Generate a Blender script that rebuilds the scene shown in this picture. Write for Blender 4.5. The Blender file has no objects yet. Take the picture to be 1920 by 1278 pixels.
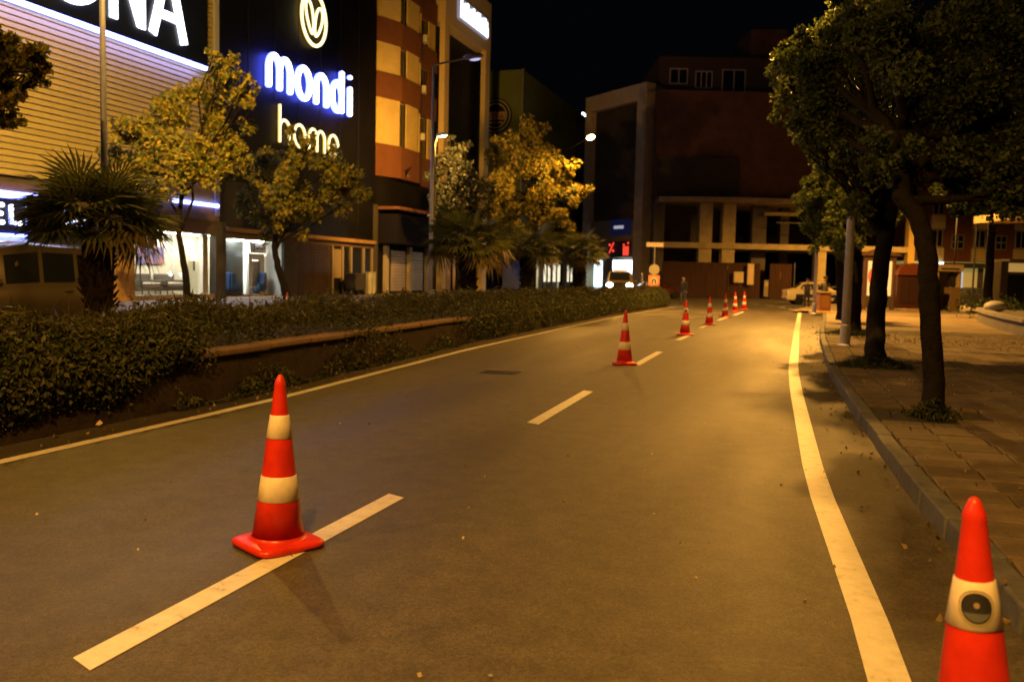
import bpy, bmesh, math, random
import numpy as np
from mathutils import Vector, Matrix

random.seed(7)
rng = np.random.default_rng(7)
scene = bpy.context.scene
COL = scene.collection
R = math.radians

# ------------------------------------------------------------------ camera
F_PX, YAW, ROLL, CZ = 1637.0, R(18.3), 0.022, 1.6
PITCH = math.atan(122.5 / F_PX)
fw0 = Vector((-math.sin(YAW), math.cos(YAW), 0)); rt0 = Vector((math.cos(YAW), math.sin(YAW), 0)); up0 = Vector((0, 0, 1))
FW = fw0 * math.cos(PITCH) - up0 * math.sin(PITCH)
up1 = up0 * math.cos(PITCH) + fw0 * math.sin(PITCH)
RT = rt0 * math.cos(ROLL) + up1 * math.sin(ROLL)
UP = up1 * math.cos(ROLL) - rt0 * math.sin(ROLL)
CAM = Vector((0, 0, CZ))
cam_data = bpy.data.cameras.new('camera')
cam = bpy.data.objects.new('camera', cam_data); COL.objects.link(cam)
m3 = Matrix((RT, UP, -FW)).transposed()
cam.matrix_world = Matrix.Translation(CAM) @ m3.to_4x4()
cam_data.sensor_width = 36.0
cam_data.lens = 36.0 * F_PX / 1920.0
cam_data.clip_start = 0.1; cam_data.clip_end = 2000
cam_data.dof.use_dof = True; cam_data.dof.focus_distance = 6.0; cam_data.dof.aperture_fstop = 2.4
scene.camera = cam

# ------------------------------------------------------------------ world, exposure
world = bpy.data.worlds.new('World'); scene.world = world; world.use_nodes = True
bg = world.node_tree.nodes['Background']
bg.inputs['Color'].default_value = (0.30, 0.36, 0.55, 1); bg.inputs['Strength'].default_value = 0.0026
scene.view_settings.view_transform = 'Standard'; scene.view_settings.look = 'None'
scene.view_settings.exposure = 0.0; scene.view_settings.gamma = 1.0
scene.view_settings.use_curve_mapping = False
cy = scene.cycles
cy.use_denoising = True
cy.max_bounces = 6; cy.diffuse_bounces = 3; cy.glossy_bounces = 3; cy.transparent_max_bounces = 8
cy.sample_clamp_indirect = 4.0
cy.caustics_reflective = False; cy.caustics_refractive = False

SODIUM = (1.0, 0.455, 0.07)
def lamp_light(parent, loc, power, color=SODIUM, angle=150, blend=0.5, radius=0.12, kind='SPOT', tilt=(0, 0), aim=None):
    ld = bpy.data.lights.new('lamp_light', kind)
    ld.energy = power; ld.color = color; ld.shadow_soft_size = radius
    if kind == 'SPOT':
        ld.spot_size = R(angle); ld.spot_blend = blend
    lo = bpy.data.objects.new('lamp_light', ld); COL.objects.link(lo)
    lo.parent = parent; lo.location = loc; lo.rotation_euler = (R(tilt[0]), R(tilt[1]), 0)
    if aim is not None: lo.rotation_euler = Vector(aim).to_track_quat('-Z', 'Y').to_euler()
    return lo

# ------------------------------------------------------------------ projection helpers (a pixel of the photograph at a real distance)
def ray(px, py): return FW + RT * ((px - 960) / F_PX) + UP * ((639 - py) / F_PX)
def G(px, py, z=0.0):
    r = ray(px, py); t = (z - CZ) / r.z; return CAM + r * t
def at(px, py, d): return CAM + ray(px, py) * d
def onx(px, py, x=-27.7):
    r = ray(px, py); return CAM + r * (x / r.x)

# ------------------------------------------------------------------ materials
MATS = {}
def mat(name, color, rough=0.7, metal=0.0, var=0.0, scale=4.0, bump=0.0, bscale=40.0, color2=None, emit=None, estr=0.0, rand=0.0, spec=0.3, trans=0.0, alpha=1.0, coat=0.0):
    if name in MATS: return MATS[name]
    m = bpy.data.materials.new(name); m.use_nodes = True
    nt = m.node_tree; N = nt.nodes; L = nt.links
    b = N['Principled BSDF']
    b.inputs['Base Color'].default_value = (*color, 1); b.inputs['Roughness'].default_value = rough
    b.inputs['Metallic'].default_value = metal; b.inputs['Specular IOR Level'].default_value = spec
    b.inputs['Coat Weight'].default_value = coat
    if trans: b.inputs['Transmission Weight'].default_value = trans
    if alpha < 1: b.inputs['Alpha'].default_value = alpha
    tc = N.new('ShaderNodeTexCoord')
    last = None
    if var or color2:
        n1 = N.new('ShaderNodeTexNoise'); n1.inputs['Scale'].default_value = scale; n1.inputs['Detail'].default_value = 8; n1.inputs['Roughness'].default_value = 0.65
        L.new(tc.outputs['Object'], n1.inputs['Vector'])
        rp = N.new('ShaderNodeValToRGB'); rp.color_ramp.elements[0].position = 0.3; rp.color_ramp.elements[1].position = 0.7
        c2 = color2 or tuple(min(1, c * (1 + var)) for c in color)
        c1 = color if color2 else tuple(c * (1 - var) for c in color)
        rp.color_ramp.elements[0].color = (*c1, 1); rp.color_ramp.elements[1].color = (*c2, 1)
        L.new(n1.outputs['Fac'], rp.inputs['Fac']); last = rp.outputs['Color']
        mr = N.new('ShaderNodeMapRange'); mr.inputs['To Min'].default_value = max(0.03, rough - 0.1); mr.inputs['To Max'].default_value = min(1, rough + 0.1)
        L.new(n1.outputs['Fac'], mr.inputs['Value']); L.new(mr.outputs['Result'], b.inputs['Roughness'])
    if rand:
        oi = N.new('ShaderNodeObjectInfo'); hv = N.new('ShaderNodeHueSaturation')
        mr2 = N.new('ShaderNodeMapRange'); mr2.inputs['To Min'].default_value = 1 - rand; mr2.inputs['To Max'].default_value = 1 + rand
        L.new(oi.outputs['Random'], mr2.inputs['Value']); L.new(mr2.outputs['Result'], hv.inputs['Value'])
        hv.inputs['Color'].default_value = (*color, 1)
        if last: L.new(last, hv.inputs['Color'])
        last = hv.outputs['Color']
    if last: L.new(last, b.inputs['Base Color'])
    if bump:
        n2 = N.new('ShaderNodeTexNoise'); n2.inputs['Scale'].default_value = bscale; n2.inputs['Detail'].default_value = 6
        L.new(tc.outputs['Object'], n2.inputs['Vector'])
        bp = N.new('ShaderNodeBump'); bp.inputs['Strength'].default_value = bump; bp.inputs['Distance'].default_value = 0.02
        L.new(n2.outputs['Fac'], bp.inputs['Height']); L.new(bp.outputs['Normal'], b.inputs['Normal'])
    if emit:
        b.inputs['Emission Color'].default_value = (*emit, 1); b.inputs['Emission Strength'].default_value = estr
    MATS[name] = m
    return m

def leaf_mat(name, cols, trans=0.35, rough=0.55):
    m = bpy.data.materials.new(name); m.use_nodes = True
    nt = m.node_tree; N = nt.nodes; L = nt.links
    b = N['Principled BSDF']; b.inputs['Roughness'].default_value = rough; b.inputs['Specular IOR Level'].default_value = 0.35
    ge = N.new('ShaderNodeNewGeometry')
    rp = N.new('ShaderNodeValToRGB'); rp.color_ramp.interpolation = 'LINEAR'
    els = rp.color_ramp.elements
    while len(els) < len(cols): els.new(0.5)
    for i, c in enumerate(cols):
        els[i].position = i / (len(cols) - 1); els[i].color = (*c, 1)
    L.new(ge.outputs['Random Per Island'], rp.inputs['Fac'])
    L.new(rp.outputs['Color'], b.inputs['Base Color'])
    tr = N.new('ShaderNodeBsdfTranslucent'); L.new(rp.outputs['Color'], tr.inputs['Color'])
    mx = N.new('ShaderNodeMixShader'); mx.inputs['Fac'].default_value = trans
    L.new(b.outputs[0], mx.inputs[1]); L.new(tr.outputs[0], mx.inputs[2])
    L.new(mx.outputs[0], N['Material Output'].inputs['Surface'])
    MATS[name] = m
    return m

def glow(name, color, strength): return mat(name, (0.02, 0.02, 0.02), 0.5, emit=color, estr=strength)

def halo_mat(name, front, fs, side, ss, axis=0):
    """lettering with a white face and coloured light from its sides and back"""
    m = bpy.data.materials.new(name); m.use_nodes = True
    nt = m.node_tree; N = nt.nodes; L = nt.links; N.remove(N['Principled BSDF'])
    ge = N.new('ShaderNodeNewGeometry'); sp = N.new('ShaderNodeSeparateXYZ'); L.new(ge.outputs['Normal'], sp.inputs[0])
    gt = N.new('ShaderNodeMath'); gt.operation = 'GREATER_THAN'; gt.inputs[1].default_value = 0.35
    L.new(sp.outputs[axis], gt.inputs[0])
    e1 = N.new('ShaderNodeEmission'); e1.inputs[0].default_value = (*side, 1); e1.inputs[1].default_value = ss
    e2 = N.new('ShaderNodeEmission'); e2.inputs[0].default_value = (*front, 1); e2.inputs[1].default_value = fs
    mx = N.new('ShaderNodeMixShader'); L.new(gt.outputs[0], mx.inputs[0]); L.new(e1.outputs[0], mx.inputs[1]); L.new(e2.outputs[0], mx.inputs[2])
    L.new(mx.outputs[0], N['Material Output'].inputs['Surface'])
    return m

def asphalt_mat():
    m = bpy.data.materials.new('asphalt'); m.use_nodes = True
    nt = m.node_tree; N = nt.nodes; L = nt.links; b = N['Principled BSDF']
    tc = N.new('ShaderNodeTexCoord')
    def noise(s, d=6, vec=None):
        n = N.new('ShaderNodeTexNoise'); n.inputs['Scale'].default_value = s; n.inputs['Detail'].default_value = d
        L.new(vec or tc.outputs['Object'], n.inputs['Vector']); return n
    mp = N.new('ShaderNodeMapping'); mp.inputs['Scale'].default_value = (1.0, 0.16, 1); L.new(tc.outputs['Object'], mp.inputs['Vector'])
    big = noise(0.9, 5, mp.outputs['Vector']); fine = noise(130, 6); med = noise(5.0, 8)
    r1 = N.new('ShaderNodeValToRGB'); r1.color_ramp.elements[0].position = .33; r1.color_ramp.elements[1].position = .68
    r1.color_ramp.elements[0].color = (.058, .051, .043, 1); r1.color_ramp.elements[1].color = (.077, .068, .058, 1)
    L.new(big.outputs['Fac'], r1.inputs['Fac'])
    r2 = N.new('ShaderNodeValToRGB'); r2.color_ramp.elements[0].position = .3; r2.color_ramp.elements[1].position = .75
    r2.color_ramp.elements[0].color = (.42, .42, .42, 1); r2.color_ramp.elements[1].color = (1.5, 1.48, 1.42, 1)
    L.new(fine.outputs['Fac'], r2.inputs['Fac'])
    mu = N.new('ShaderNodeMix'); mu.data_type = 'RGBA'; mu.blend_type = 'MULTIPLY'; mu.inputs['Factor'].default_value = 1
    L.new(r1.outputs['Color'], mu.inputs[6]); L.new(r2.outputs['Color'], mu.inputs[7])
    r3 = N.new('ShaderNodeValToRGB'); r3.color_ramp.elements[0].position = .35; r3.color_ramp.elements[1].position = .62
    r3.color_ramp.elements[0].color = (.76, .76, .76, 1); r3.color_ramp.elements[1].color = (1.05, 1.05, 1.05, 1); L.new(med.outputs['Fac'], r3.inputs['Fac'])
    mu2 = N.new('ShaderNodeMix'); mu2.data_type = 'RGBA'; mu2.blend_type = 'MULTIPLY'; mu2.inputs['Factor'].default_value = 1
    L.new(mu.outputs[2], mu2.inputs[6]); L.new(r3.outputs['Color'], mu2.inputs[7])
    vo = N.new('ShaderNodeTexVoronoi'); vo.inputs['Scale'].default_value = 62; L.new(tc.outputs['Object'], vo.inputs['Vector'])
    vr = N.new('ShaderNodeValToRGB'); vr.color_ramp.elements[0].color = (.55, .55, .55, 1); vr.color_ramp.elements[1].color = (1.55, 1.5, 1.4, 1)
    L.new(vo.outputs['Color'], vr.inputs['Fac'])
    mu3 = N.new('ShaderNodeMix'); mu3.data_type = 'RGBA'; mu3.blend_type = 'MULTIPLY'; mu3.inputs['Factor'].default_value = .8
    L.new(mu2.outputs[2], mu3.inputs[6]); L.new(vr.outputs['Color'], mu3.inputs[7])
    L.new(mu3.outputs[2], b.inputs['Base Color'])
    mr = N.new('ShaderNodeMapRange'); mr.inputs['From Min'].default_value = .3; mr.inputs['From Max'].default_value = .7
    mr.inputs['To Min'].default_value = .46; mr.inputs['To Max'].default_value = .66
    L.new(big.outputs['Fac'], mr.inputs['Value']); L.new(mr.outputs['Result'], b.inputs['Roughness'])
    bp = N.new('ShaderNodeBump'); bp.inputs['Strength'].default_value = .45; bp.inputs['Distance'].default_value = .005
    L.new(fine.outputs['Fac'], bp.inputs['Height']); L.new(bp.outputs['Normal'], b.inputs['Normal'])
    b.inputs['Specular IOR Level'].default_value = .38
    MATS['asphalt'] = m; return m

def paint_mat():
    m = bpy.data.materials.new('road_paint'); m.use_nodes = True
    nt = m.node_tree; N = nt.nodes; L = nt.links; b = N['Principled BSDF']
    tc = N.new('ShaderNodeTexCoord')
    n = N.new('ShaderNodeTexNoise'); n.inputs['Scale'].default_value = 9; n.inputs['Detail'].default_value = 10; n.inputs['Roughness'].default_value = .7
    L.new(tc.outputs['Object'], n.inputs['Vector'])
    rp = N.new('ShaderNodeValToRGB'); e = rp.color_ramp.elements
    e[0].position = .30; e[0].color = (.10, .095, .085, 1); e[1].position = .41; e[1].color = (.50, .48, .43, 1)
    e2 = e.new(.62); e2.color = (.60, .58, .53, 1)
    L.new(n.outputs['Fac'], rp.inputs['Fac']); L.new(rp.outputs['Color'], b.inputs['Base Color'])
    b.inputs['Roughness'].default_value = .42
    bp = N.new('ShaderNodeBump'); bp.inputs['Strength'].default_value = .3; bp.inputs['Distance'].default_value = .005
    n2 = N.new('ShaderNodeTexNoise'); n2.inputs['Scale'].default_value = 60; L.new(tc.outputs['Object'], n2.inputs['Vector'])
    L.new(n2.outputs['Fac'], bp.inputs['Height']); L.new(bp.outputs['Normal'], b.inputs['Normal'])
    MATS['paint'] = m; return m

# ------------------------------------------------------------------ mesh builder
class MB:
    def __init__(s): s.v = []; s.f = []
    def add(s, vs, fs):
        o = len(s.v); s.v += [tuple(v) for v in vs]; s.f += [tuple(i + o for i in f) for f in fs]; return s
    def box(s, x0, x1, y0, y1, z0, z1):
        vs = [(x, y, z) for z in (z0, z1) for x, y in ((x0, y0), (x1, y0), (x1, y1), (x0, y1))]
        return s.add(vs, [(3, 2, 1, 0), (4, 5, 6, 7), (0, 1, 5, 4), (1, 2, 6, 5), (2, 3, 7, 6), (3, 0, 4, 7)])
    def quad(s, a, b, c, d): return s.add([a, b, c, d], [(0, 1, 2, 3)])
    def prism(s, poly, z0, z1):                       # vertical walls over a plan polygon (counter-clockwise)
        n = len(poly); vs = [(p[0], p[1], z0) for p in poly] + [(p[0], p[1], z1) for p in poly]
        return s.add(vs, [tuple(range(n - 1, -1, -1)), tuple(range(n, 2 * n))] + [(i, (i + 1) % n, n + (i + 1) % n, n + i) for i in range(n)])
    def prismx(s, poly, x0, x1):                      # (y, z) outline extruded along x; front face at x1
        n = len(poly); vs = [(x0, p[0], p[1]) for p in poly] + [(x1, p[0], p[1]) for p in poly]
        return s.add(vs, [tuple(range(n - 1, -1, -1)), tuple(range(n, 2 * n))] + [(i, (i + 1) % n, n + (i + 1) % n, n + i) for i in range(n)])
    def tube(s, path, rad, n=8, cap=True):
        P = [Vector(p) for p in path]
        if not hasattr(rad, '__len__'): rad = [rad] * len(P)
        vs = []; up = None
        for i, p in enumerate(P):
            d = (P[min(i + 1, len(P) - 1)] - P[max(i - 1, 0)])
            if d.length < 1e-9: d = Vector((0, 0, 1))
            d.normalize()
            if up is None:
                up = Vector((0, 0, 1)) if abs(d.z) < .9 else Vector((1, 0, 0))
            a = d.cross(up).normalized(); up = a.cross(d).normalized()
            for k in range(n):
                t = 2 * math.pi * k / n
                vs.append(p + (a * math.cos(t) + up * math.sin(t)) * rad[i])
        fs = [(i * n + k, i * n + (k + 1) % n, (i + 1) * n + (k + 1) % n, (i + 1) * n + k) for i in range(len(P) - 1) for k in range(n)]
        if cap: fs += [tuple(range(n - 1, -1, -1)), tuple((len(P) - 1) * n + k for k in range(n))]
        return s.add(vs, fs)
    def lathe(s, prof, n=32, c=(0, 0, 0)):
        vs = [(c[0] + r * math.cos(2 * math.pi * k / n), c[1] + r * math.sin(2 * math.pi * k / n), c[2] + z) for r, z in prof for k in range(n)]
        fs = [(i * n + k, i * n + (k + 1) % n, (i + 1) * n + (k + 1) % n, (i + 1) * n + k) for i in range(len(prof) - 1) for k in range(n)]
        fs += [tuple(range(n - 1, -1, -1)), tuple((len(prof) - 1) * n + k for k in range(n))]
        return s.add(vs, fs)
    def ell(s, c, r, n=12, m=8):
        if not hasattr(r, '__len__'): r = (r, r, r)
        prof = [(math.sin(math.pi * i / m), -math.cos(math.pi * i / m)) for i in range(m + 1)]
        vs = [(c[0] + r[0] * max(q, .001) * math.cos(2 * math.pi * k / n), c[1] + r[1] * max(q, .001) * math.sin(2 * math.pi * k / n), c[2] + r[2] * z) for q, z in prof for k in range(n)]
        fs = [(i * n + k, i * n + (k + 1) % n, (i + 1) * n + (k + 1) % n, (i + 1) * n + k) for i in range(m) for k in range(n)]
        return s.add(vs, fs)
    def mesh(s, name):
        me = bpy.data.meshes.new(name); me.from_pydata(s.v, [], s.f); me.update(); return me
    def build(s, name, m, parent=None, loc=None, rot=None, smooth=False, bevel=0.0, kind=None, segs=2):
        me = s.mesh(name)
        if smooth:
            me.shade_smooth()
        o = bpy.data.objects.new(name, me); COL.objects.link(o)
        me.materials.append(m)
        if parent: o.parent = parent
        if loc is not None: o.location = loc
        if rot is not None: o.rotation_euler = rot
        if bevel:
            bv = o.modifiers.new('bevel', 'BEVEL'); bv.width = bevel; bv.segments = segs; bv.limit_method = 'ANGLE'
        if kind: o['kind'] = kind
        return o

def tag(o, label=None, cat=None, group=None, kind=None):
    if label: o['label'] = label
    if cat: o['category'] = cat
    if group: o['group'] = group
    if kind: o['kind'] = kind
    return o
def thing(name, label, cat, loc=(0, 0, 0), rz=0.0, group=None):
    o = bpy.data.objects.new(name, None); COL.objects.link(o); o.empty_display_size = .2
    o.location = loc; o.rotation_euler = (0, 0, rz)
    return tag(o, label, cat, group)
def share(name, src, parent, loc=(0, 0, 0), rot=(0, 0, 0), scale=(1, 1, 1)):
    o = bpy.data.objects.new(name, src.data if hasattr(src, 'data') else src); COL.objects.link(o)
    o.parent = parent; o.location = loc; o.rotation_euler = rot; o.scale = scale
    return o
def kids(o): return [c for c in COL.objects if c.parent is o]
def copy_tree(o, parent=None):
    c = o.copy(); COL.objects.link(c)
    if parent: c.parent = parent
    for ch in list(o.children): copy_tree(ch, c)
    return c

# ------------------------------------------------------------------ common materials
ASPH = asphalt_mat(); PAINT = paint_mat()
M_SOIL = mat('soil', (.03, .024, .017), .95, var=.4, scale=3, bump=.6, bscale=14)
M_FARROAD = mat('worn_asphalt', (.10, .10, .105), .6, var=.25, scale=1.5, bump=.25, bscale=60)
M_PAVE = mat('far_paving', (.16, .15, .14), .75, var=.2, scale=2, bump=.2, bscale=20)
M_SLAB = mat('paving_slab', (.10, .078, .056), .8, var=.3, scale=5, bump=.5, bscale=35, rand=.22)
M_JOINT = mat('joint_sand', (.045, .04, .032), .95, var=.3, scale=8, bump=.4, bscale=30)
M_KERB = mat('kerb_stone', (.085, .088, .098), .7, var=.3, scale=6, bump=.4, bscale=30, rand=.15)
M_COPING = mat('terracotta_coping', (.15, .092, .05), .75, var=.3, scale=6, bump=.4, bscale=25, rand=.2)
M_WALL = mat('planter_wall', (.032, .022, .015), .9, spec=.15, var=.4, scale=4, bump=.6, bscale=18)
M_STEEL = mat('galvanised_steel', (.45, .46, .48), .4, .75, var=.15, scale=6)
M_DARKST = mat('dark_steel', (.05, .05, .055), .45, .6, var=.2)
M_BARK = mat('bark', (.045, .034, .024), .95, spec=.15, var=.4, scale=9, bump=1.0, bscale=22)
M_BARKD = mat('dark_bark', (.011, .009, .007), .95, spec=.08, var=.4, scale=9, bump=1.0, bscale=22)
M_BLACK = mat('black_cladding', (.005, .005, .006), .45, spec=.25, var=.2, scale=1.2)
M_CREAM = mat('cream_render', (.55, .42, .2), .8, var=.12, scale=2, bump=.15, bscale=30)
M_YELLOW = mat('ochre_render', (.58, .45, .16), .8, var=.12, scale=1.2, bump=.15, bscale=30)
M_RED = mat('brick_red_render', (.16, .062, .024), .85, var=.15, scale=1.2, bump=.15, bscale=30)
M_GLASSD = mat('dark_glass', (.012, .014, .016), .12, spec=.7)
M_FRAME = mat('window_frame', (.32, .30, .26), .5)
M_CONC = mat('concrete', (.38, .31, .165), .85, var=.25, scale=1.5, bump=.3, bscale=20)
M_CONCD = mat('dark_concrete', (.11, .095, .075), .9, var=.3, scale=.8, bump=.3, bscale=12)
M_BROWN = mat('brown_brick_wall', (.12, .062, .036), .9, var=.3, scale=.9, bump=.3, bscale=9)
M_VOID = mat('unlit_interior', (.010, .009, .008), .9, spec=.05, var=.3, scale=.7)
M_WHITEI = mat('shop_white', (.72, .70, .62), .6, var=.04)
M_CREAMI = mat('shop_cream', (.66, .62, .48), .7, var=.05)
M_FLOORI = mat('shop_floor', (.5, .46, .36), .35, var=.08)
M_SHUT = mat('steel_shutter', (.32, .28, .2), .5, .3, var=.2)
M_RUBBER = mat('tyre_rubber', (.015, .015, .016), .85)
M_CHROME = mat('chrome', (.7, .7, .72), .15, 1.0)

# ================================================================== SETTING
ground = MB().quad((-400, -60, -.02), (400, -60, -.02), (400, 700, -.02), (-400, 700, -.02)).build('ground', mat('ground_base', (.06, .055, .05), .95, var=.2), kind='structure')

def strip(pl, z=0.0):
    mb = MB()
    for (xa0, xa1, ya), (xb0, xb1, yb) in zip(pl[:-1], pl[1:]):
        mb.quad((xa0, ya, z), (xa1, ya, z), (xb1, yb, z), (xb0, yb, z))
    return mb
def interp(pts, y):
    for (x0, y0), (x1, y1) in zip(pts[:-1], pts[1:]):
        if y <= y1: return x0 + (x1 - x0) * max(0, (y - y0)) / (y1 - y0)
    return pts[-1][0]
LEFT = [(-6.05, -20), (-6.12, 5.4), (-6.15, 9), (-6.75, 17.4), (-7.05, 27), (-7.25, 37.7), (-6.95, 51.3)]
RIGHT = [(.75, -20), (.42, 3.7), (.17, 7.4), (-.03, 13.6), (-.1, 17), (-.12, 30), (-.08, 48.8)]
KERB = [(1.5, -20), (1.12, 3), (.97, 5), (.82, 7.3), (.66, 10.8), (.52, 15), (.48, 18), (.48, 25), (.62, 32), (.8, 37), (1.0, 47)]
ys = [-20 + 2 * i for i in range(36)]
road = strip([(interp(LEFT, y) - .62, interp(KERB, y) + .02, y) for y in ys if y <= 50]).build('road', ASPH, kind='structure')
# the junction where the avenue meets the cross street
MB().quad((-48, 50, -.003), (55, 50, -.003), (55, 86, -.003), (-48, 86, -.003)).build('cross_street', ASPH, kind='structure')
MB().quad((-20.6, -20, .001), (-10, -20, .001), (-10, 50, .001), (-20.6, 50, .001)).build('far_carriageway', M_FARROAD, kind='structure')
fp = MB().box(-29, -20.6, -20, 112, -.3, .14).build('far_pavement', M_PAVE, kind='structure')
MB().lathe([(3.2, -.1), (3.2, .12), (3.05, .15), (.001, .15)], 40).build('traffic_island', M_PAVE, None, (at(1000, 560, 58.5).x, at(1000, 560, 58.5).y, 0), kind='structure')

def line_obj(pts, w, z=.004):
    mb = MB()
    for i in range(len(pts) - 1):
        a, b = Vector(pts[i]), Vector(pts[i + 1])
        da = (Vector(pts[min(i + 1, len(pts) - 1)]) - Vector(pts[max(i - 1, 0)])).normalized(); db = (Vector(pts[min(i + 2, len(pts) - 1)]) - a).normalized()
        na, nb = Vector((-da.y, da.x)) * w / 2, Vector((-db.y, db.x)) * w / 2
        mb.quad((*(a - na), z), (*(b - nb), z), (*(b + nb), z), (*(a + na), z))
    return mb
def smooth_pts(f, y0, y1, step): return [(interp(f, y0 + (y1 - y0) * i / max(1, round((y1 - y0) / step))), y0 + (y1 - y0) * i / max(1, round((y1 - y0) / step))) for i in range(max(1, round((y1 - y0) / step)) + 1)]
lm = line_obj([(x + .0, y) for x, y in smooth_pts(LEFT, -4, 51, 1.5)] + [(-6.6, 52.4), (-6.2, 53.2)], .13).build('edge_line', PAINT, kind='structure')
rl = smooth_pts(RIGHT, -4, 48.8, 1.2)
line_obj(rl + [(-.3, 51.5), (-.75, 54.5)], .17).build('edge_line', PAINT, kind='structure')
for (a, b) in [((-.95, 55.6), (-1.35, 57.6)), ((-1.7, 59), (-2.3, 61)), ((-2.8, 62.3), (-3.6, 64))]:
    line_obj([a, b], .16).build('edge_line', PAINT, kind='structure')
DASH = [(-2.69, 2.70, -2.71, 5.62), (-2.72, 9.0, -2.80, 11.95), (-2.86, 16.0, -2.92, 19.2), (-3.06, 23.2, -3.04, 26.1), (-3.16, 29.5, -3.18, 33.0), (-3.14, 35.4, -3.05, 39.6), (-2.95, 41.5, -2.86, 46.5)]
for x0, y0, x1, y1 in DASH:
    sk = .16     # ends cut on a slant
    MB().quad((x0 - .075, y0 + sk * .2, .004), (x0 + .075, y0 - sk * .2, .004), (x1 + .075, y1 - sk * .2, .004), (x1 - .075, y1 + sk * .2, .004)).build('lane_dash', PAINT, kind='structure')
for (a, b) in [((-6.75, 38.6), (-5.2, 40.0)), ((-5.0, 38.2), (-3.4, 38.8)), ((-6.9, 42.5), (-5.3, 44)), ((-4.9, 43.6), (-3.4, 43.3)), ((-5.4, 37.2), (-4.2, 37.0))]:
    line_obj([a, b], .16).build('hatch_line', PAINT, kind='structure')

# right kerb of single stones
kerb = bpy.data.objects.new('kerb', None); COL.objects.link(kerb); kerb['kind'] = 'structure'
y = -1.0
while y < 46:
    L_ = .78
    xa, xb = interp(KERB, y + .008), interp(KERB, y + L_ - .008); h = .14 + random.uniform(-.006, .006); j = random.uniform(-.008, .008)
    mb = MB(); ya, yb = y + .008, y + L_ - .008
    vs = [(xa + j, ya, -.1), (xa + .16 + j, ya, -.1), (xb + .16 + j, yb, -.1), (xb + j, yb, -.1), (xa + .02 + j, ya, h), (xa + .16 + j, ya, h), (xb + .16 + j, yb, h), (xb + .02 + j, yb, h)]
    mb.add(vs, [(3, 2, 1, 0), (4, 5, 6, 7), (0, 1, 5, 4), (1, 2, 6, 5), (2, 3, 7, 6), (3, 0, 4, 7)])
    mb.build('kerb_stone', M_KERB, kerb, bevel=.015)
    y += L_

# right pavement: joint bed, single slabs near, the rest joined
mb = MB()
for ya in range(-10, 48, 2):
    mb.quad((interp(KERB, ya) + .15, ya, .105), (14, ya, .105), (14, ya + 2, .105), (interp(KERB, ya + 2) + .15, ya + 2, .105))
pav = mb.build('pavement', M_JOINT, kind='structure')
def slab_mesh(s=.392, t=.05):
    mb = MB(); h = s / 2; c = .012
    vs = [(-h, -h, 0), (h, -h, 0), (h, h, 0), (-h, h, 0), (-h, -h, t - c), (h, -h, t - c), (h, h, t - c), (-h, h, t - c), (-h + c, -h + c, t), (h - c, -h + c, t), (h - c, h - c, t), (-h + c, h - c, t)]
    return mb.add(vs, [(0, 1, 5, 4), (1, 2, 6, 5), (2, 3, 7, 6), (3, 0, 4, 7), (4, 5, 9, 8), (5, 6, 10, 9), (6, 7, 11, 10), (7, 4, 8, 11), (8, 9, 10, 11)])
slab_src = slab_mesh(); SM = slab_src.mesh('paving_slab'); SM.materials.append(M_SLAB)
TR1, TR2 = G(1748, 782, .13), G(1640, 687, .13)
PITS = [(TR1.x, TR1.y), (TR2.x, TR2.y)]
cand = []
ang = R(1.5)
for i in range(0, 14):
    for k in range(0, 72):
        yy = 1.0 + k * .405; xx = interp(KERB, yy) + .165 + .2 + i * .405
        if any(abs(xx - p[0]) < .42 and abs(yy - p[1]) < .5 for p in PITS): continue
        v = Vector((xx, yy, .14)) - CAM; d = v.dot(FW)
        if d < 1: continue
        px = 960 + F_PX * v.dot(RT) / d; py = 639 - F_PX * v.dot(UP) / d
        if -20 < px < 2000 and py < 1330: cand.append((d, xx, yy))
cand.sort()
mb = MB()
for ya in range(30, 48, 2):
    mb.quad((interp(KERB, ya) + .17, ya, .14), (14, ya, .14), (14, ya + 2, .14), (interp(KERB, ya + 2) + .17, ya + 2, .14))
mb.quad((6.55, -10, .14), (14, -10, .14), (14, 30, .14), (6.55, 30, .14))
M_PLAZA = mat('plaza_paving', (.23, .18, .125), .8, var=.35, scale=1.3, bump=.4, bscale=14)
mb.build('far_walk', M_PLAZA, kind='structure')
rest = MB()
for n, (d, xx, yy) in enumerate(cand):
    tz = .095 + random.uniform(-.005, .007); tilt = (random.uniform(-.014, .014), random.uniform(-.014, .014), random.uniform(-.012, .012))
    if n < 295: share('paving_slab', SM, pav, (xx, yy, tz), tilt)
    else:
        M = Matrix.Translation((xx, yy, tz)) @ Matrix.Rotation(tilt[0], 4, 'X') @ Matrix.Rotation(tilt[1], 4, 'Y')
        rest.add([M @ Vector(v) for v in slab_src.v], slab_src.f)
rest.build('far_slabs', mat('paving_slab_far', (.10, .078, .056), .8, var=.3, scale=2.0, bump=.5, bscale=35), pav, kind='stuff')
MB().quad((-.5, 47.9, .11), (60, 47.9, .11), (60, 70, .11), (1.6, 70, .11)).build('plaza', mat('plaza_paving', (.23, .18, .125), .8, var=.35, scale=1.3, bump=.4, bscale=14), kind='structure')
MB().quad((14, -10, .138), (60, -10, .138), (60, 47.9, .138), (14, 47.9, .138)).build('side_plaza', MATS['plaza_paving'], kind='structure')

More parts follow.
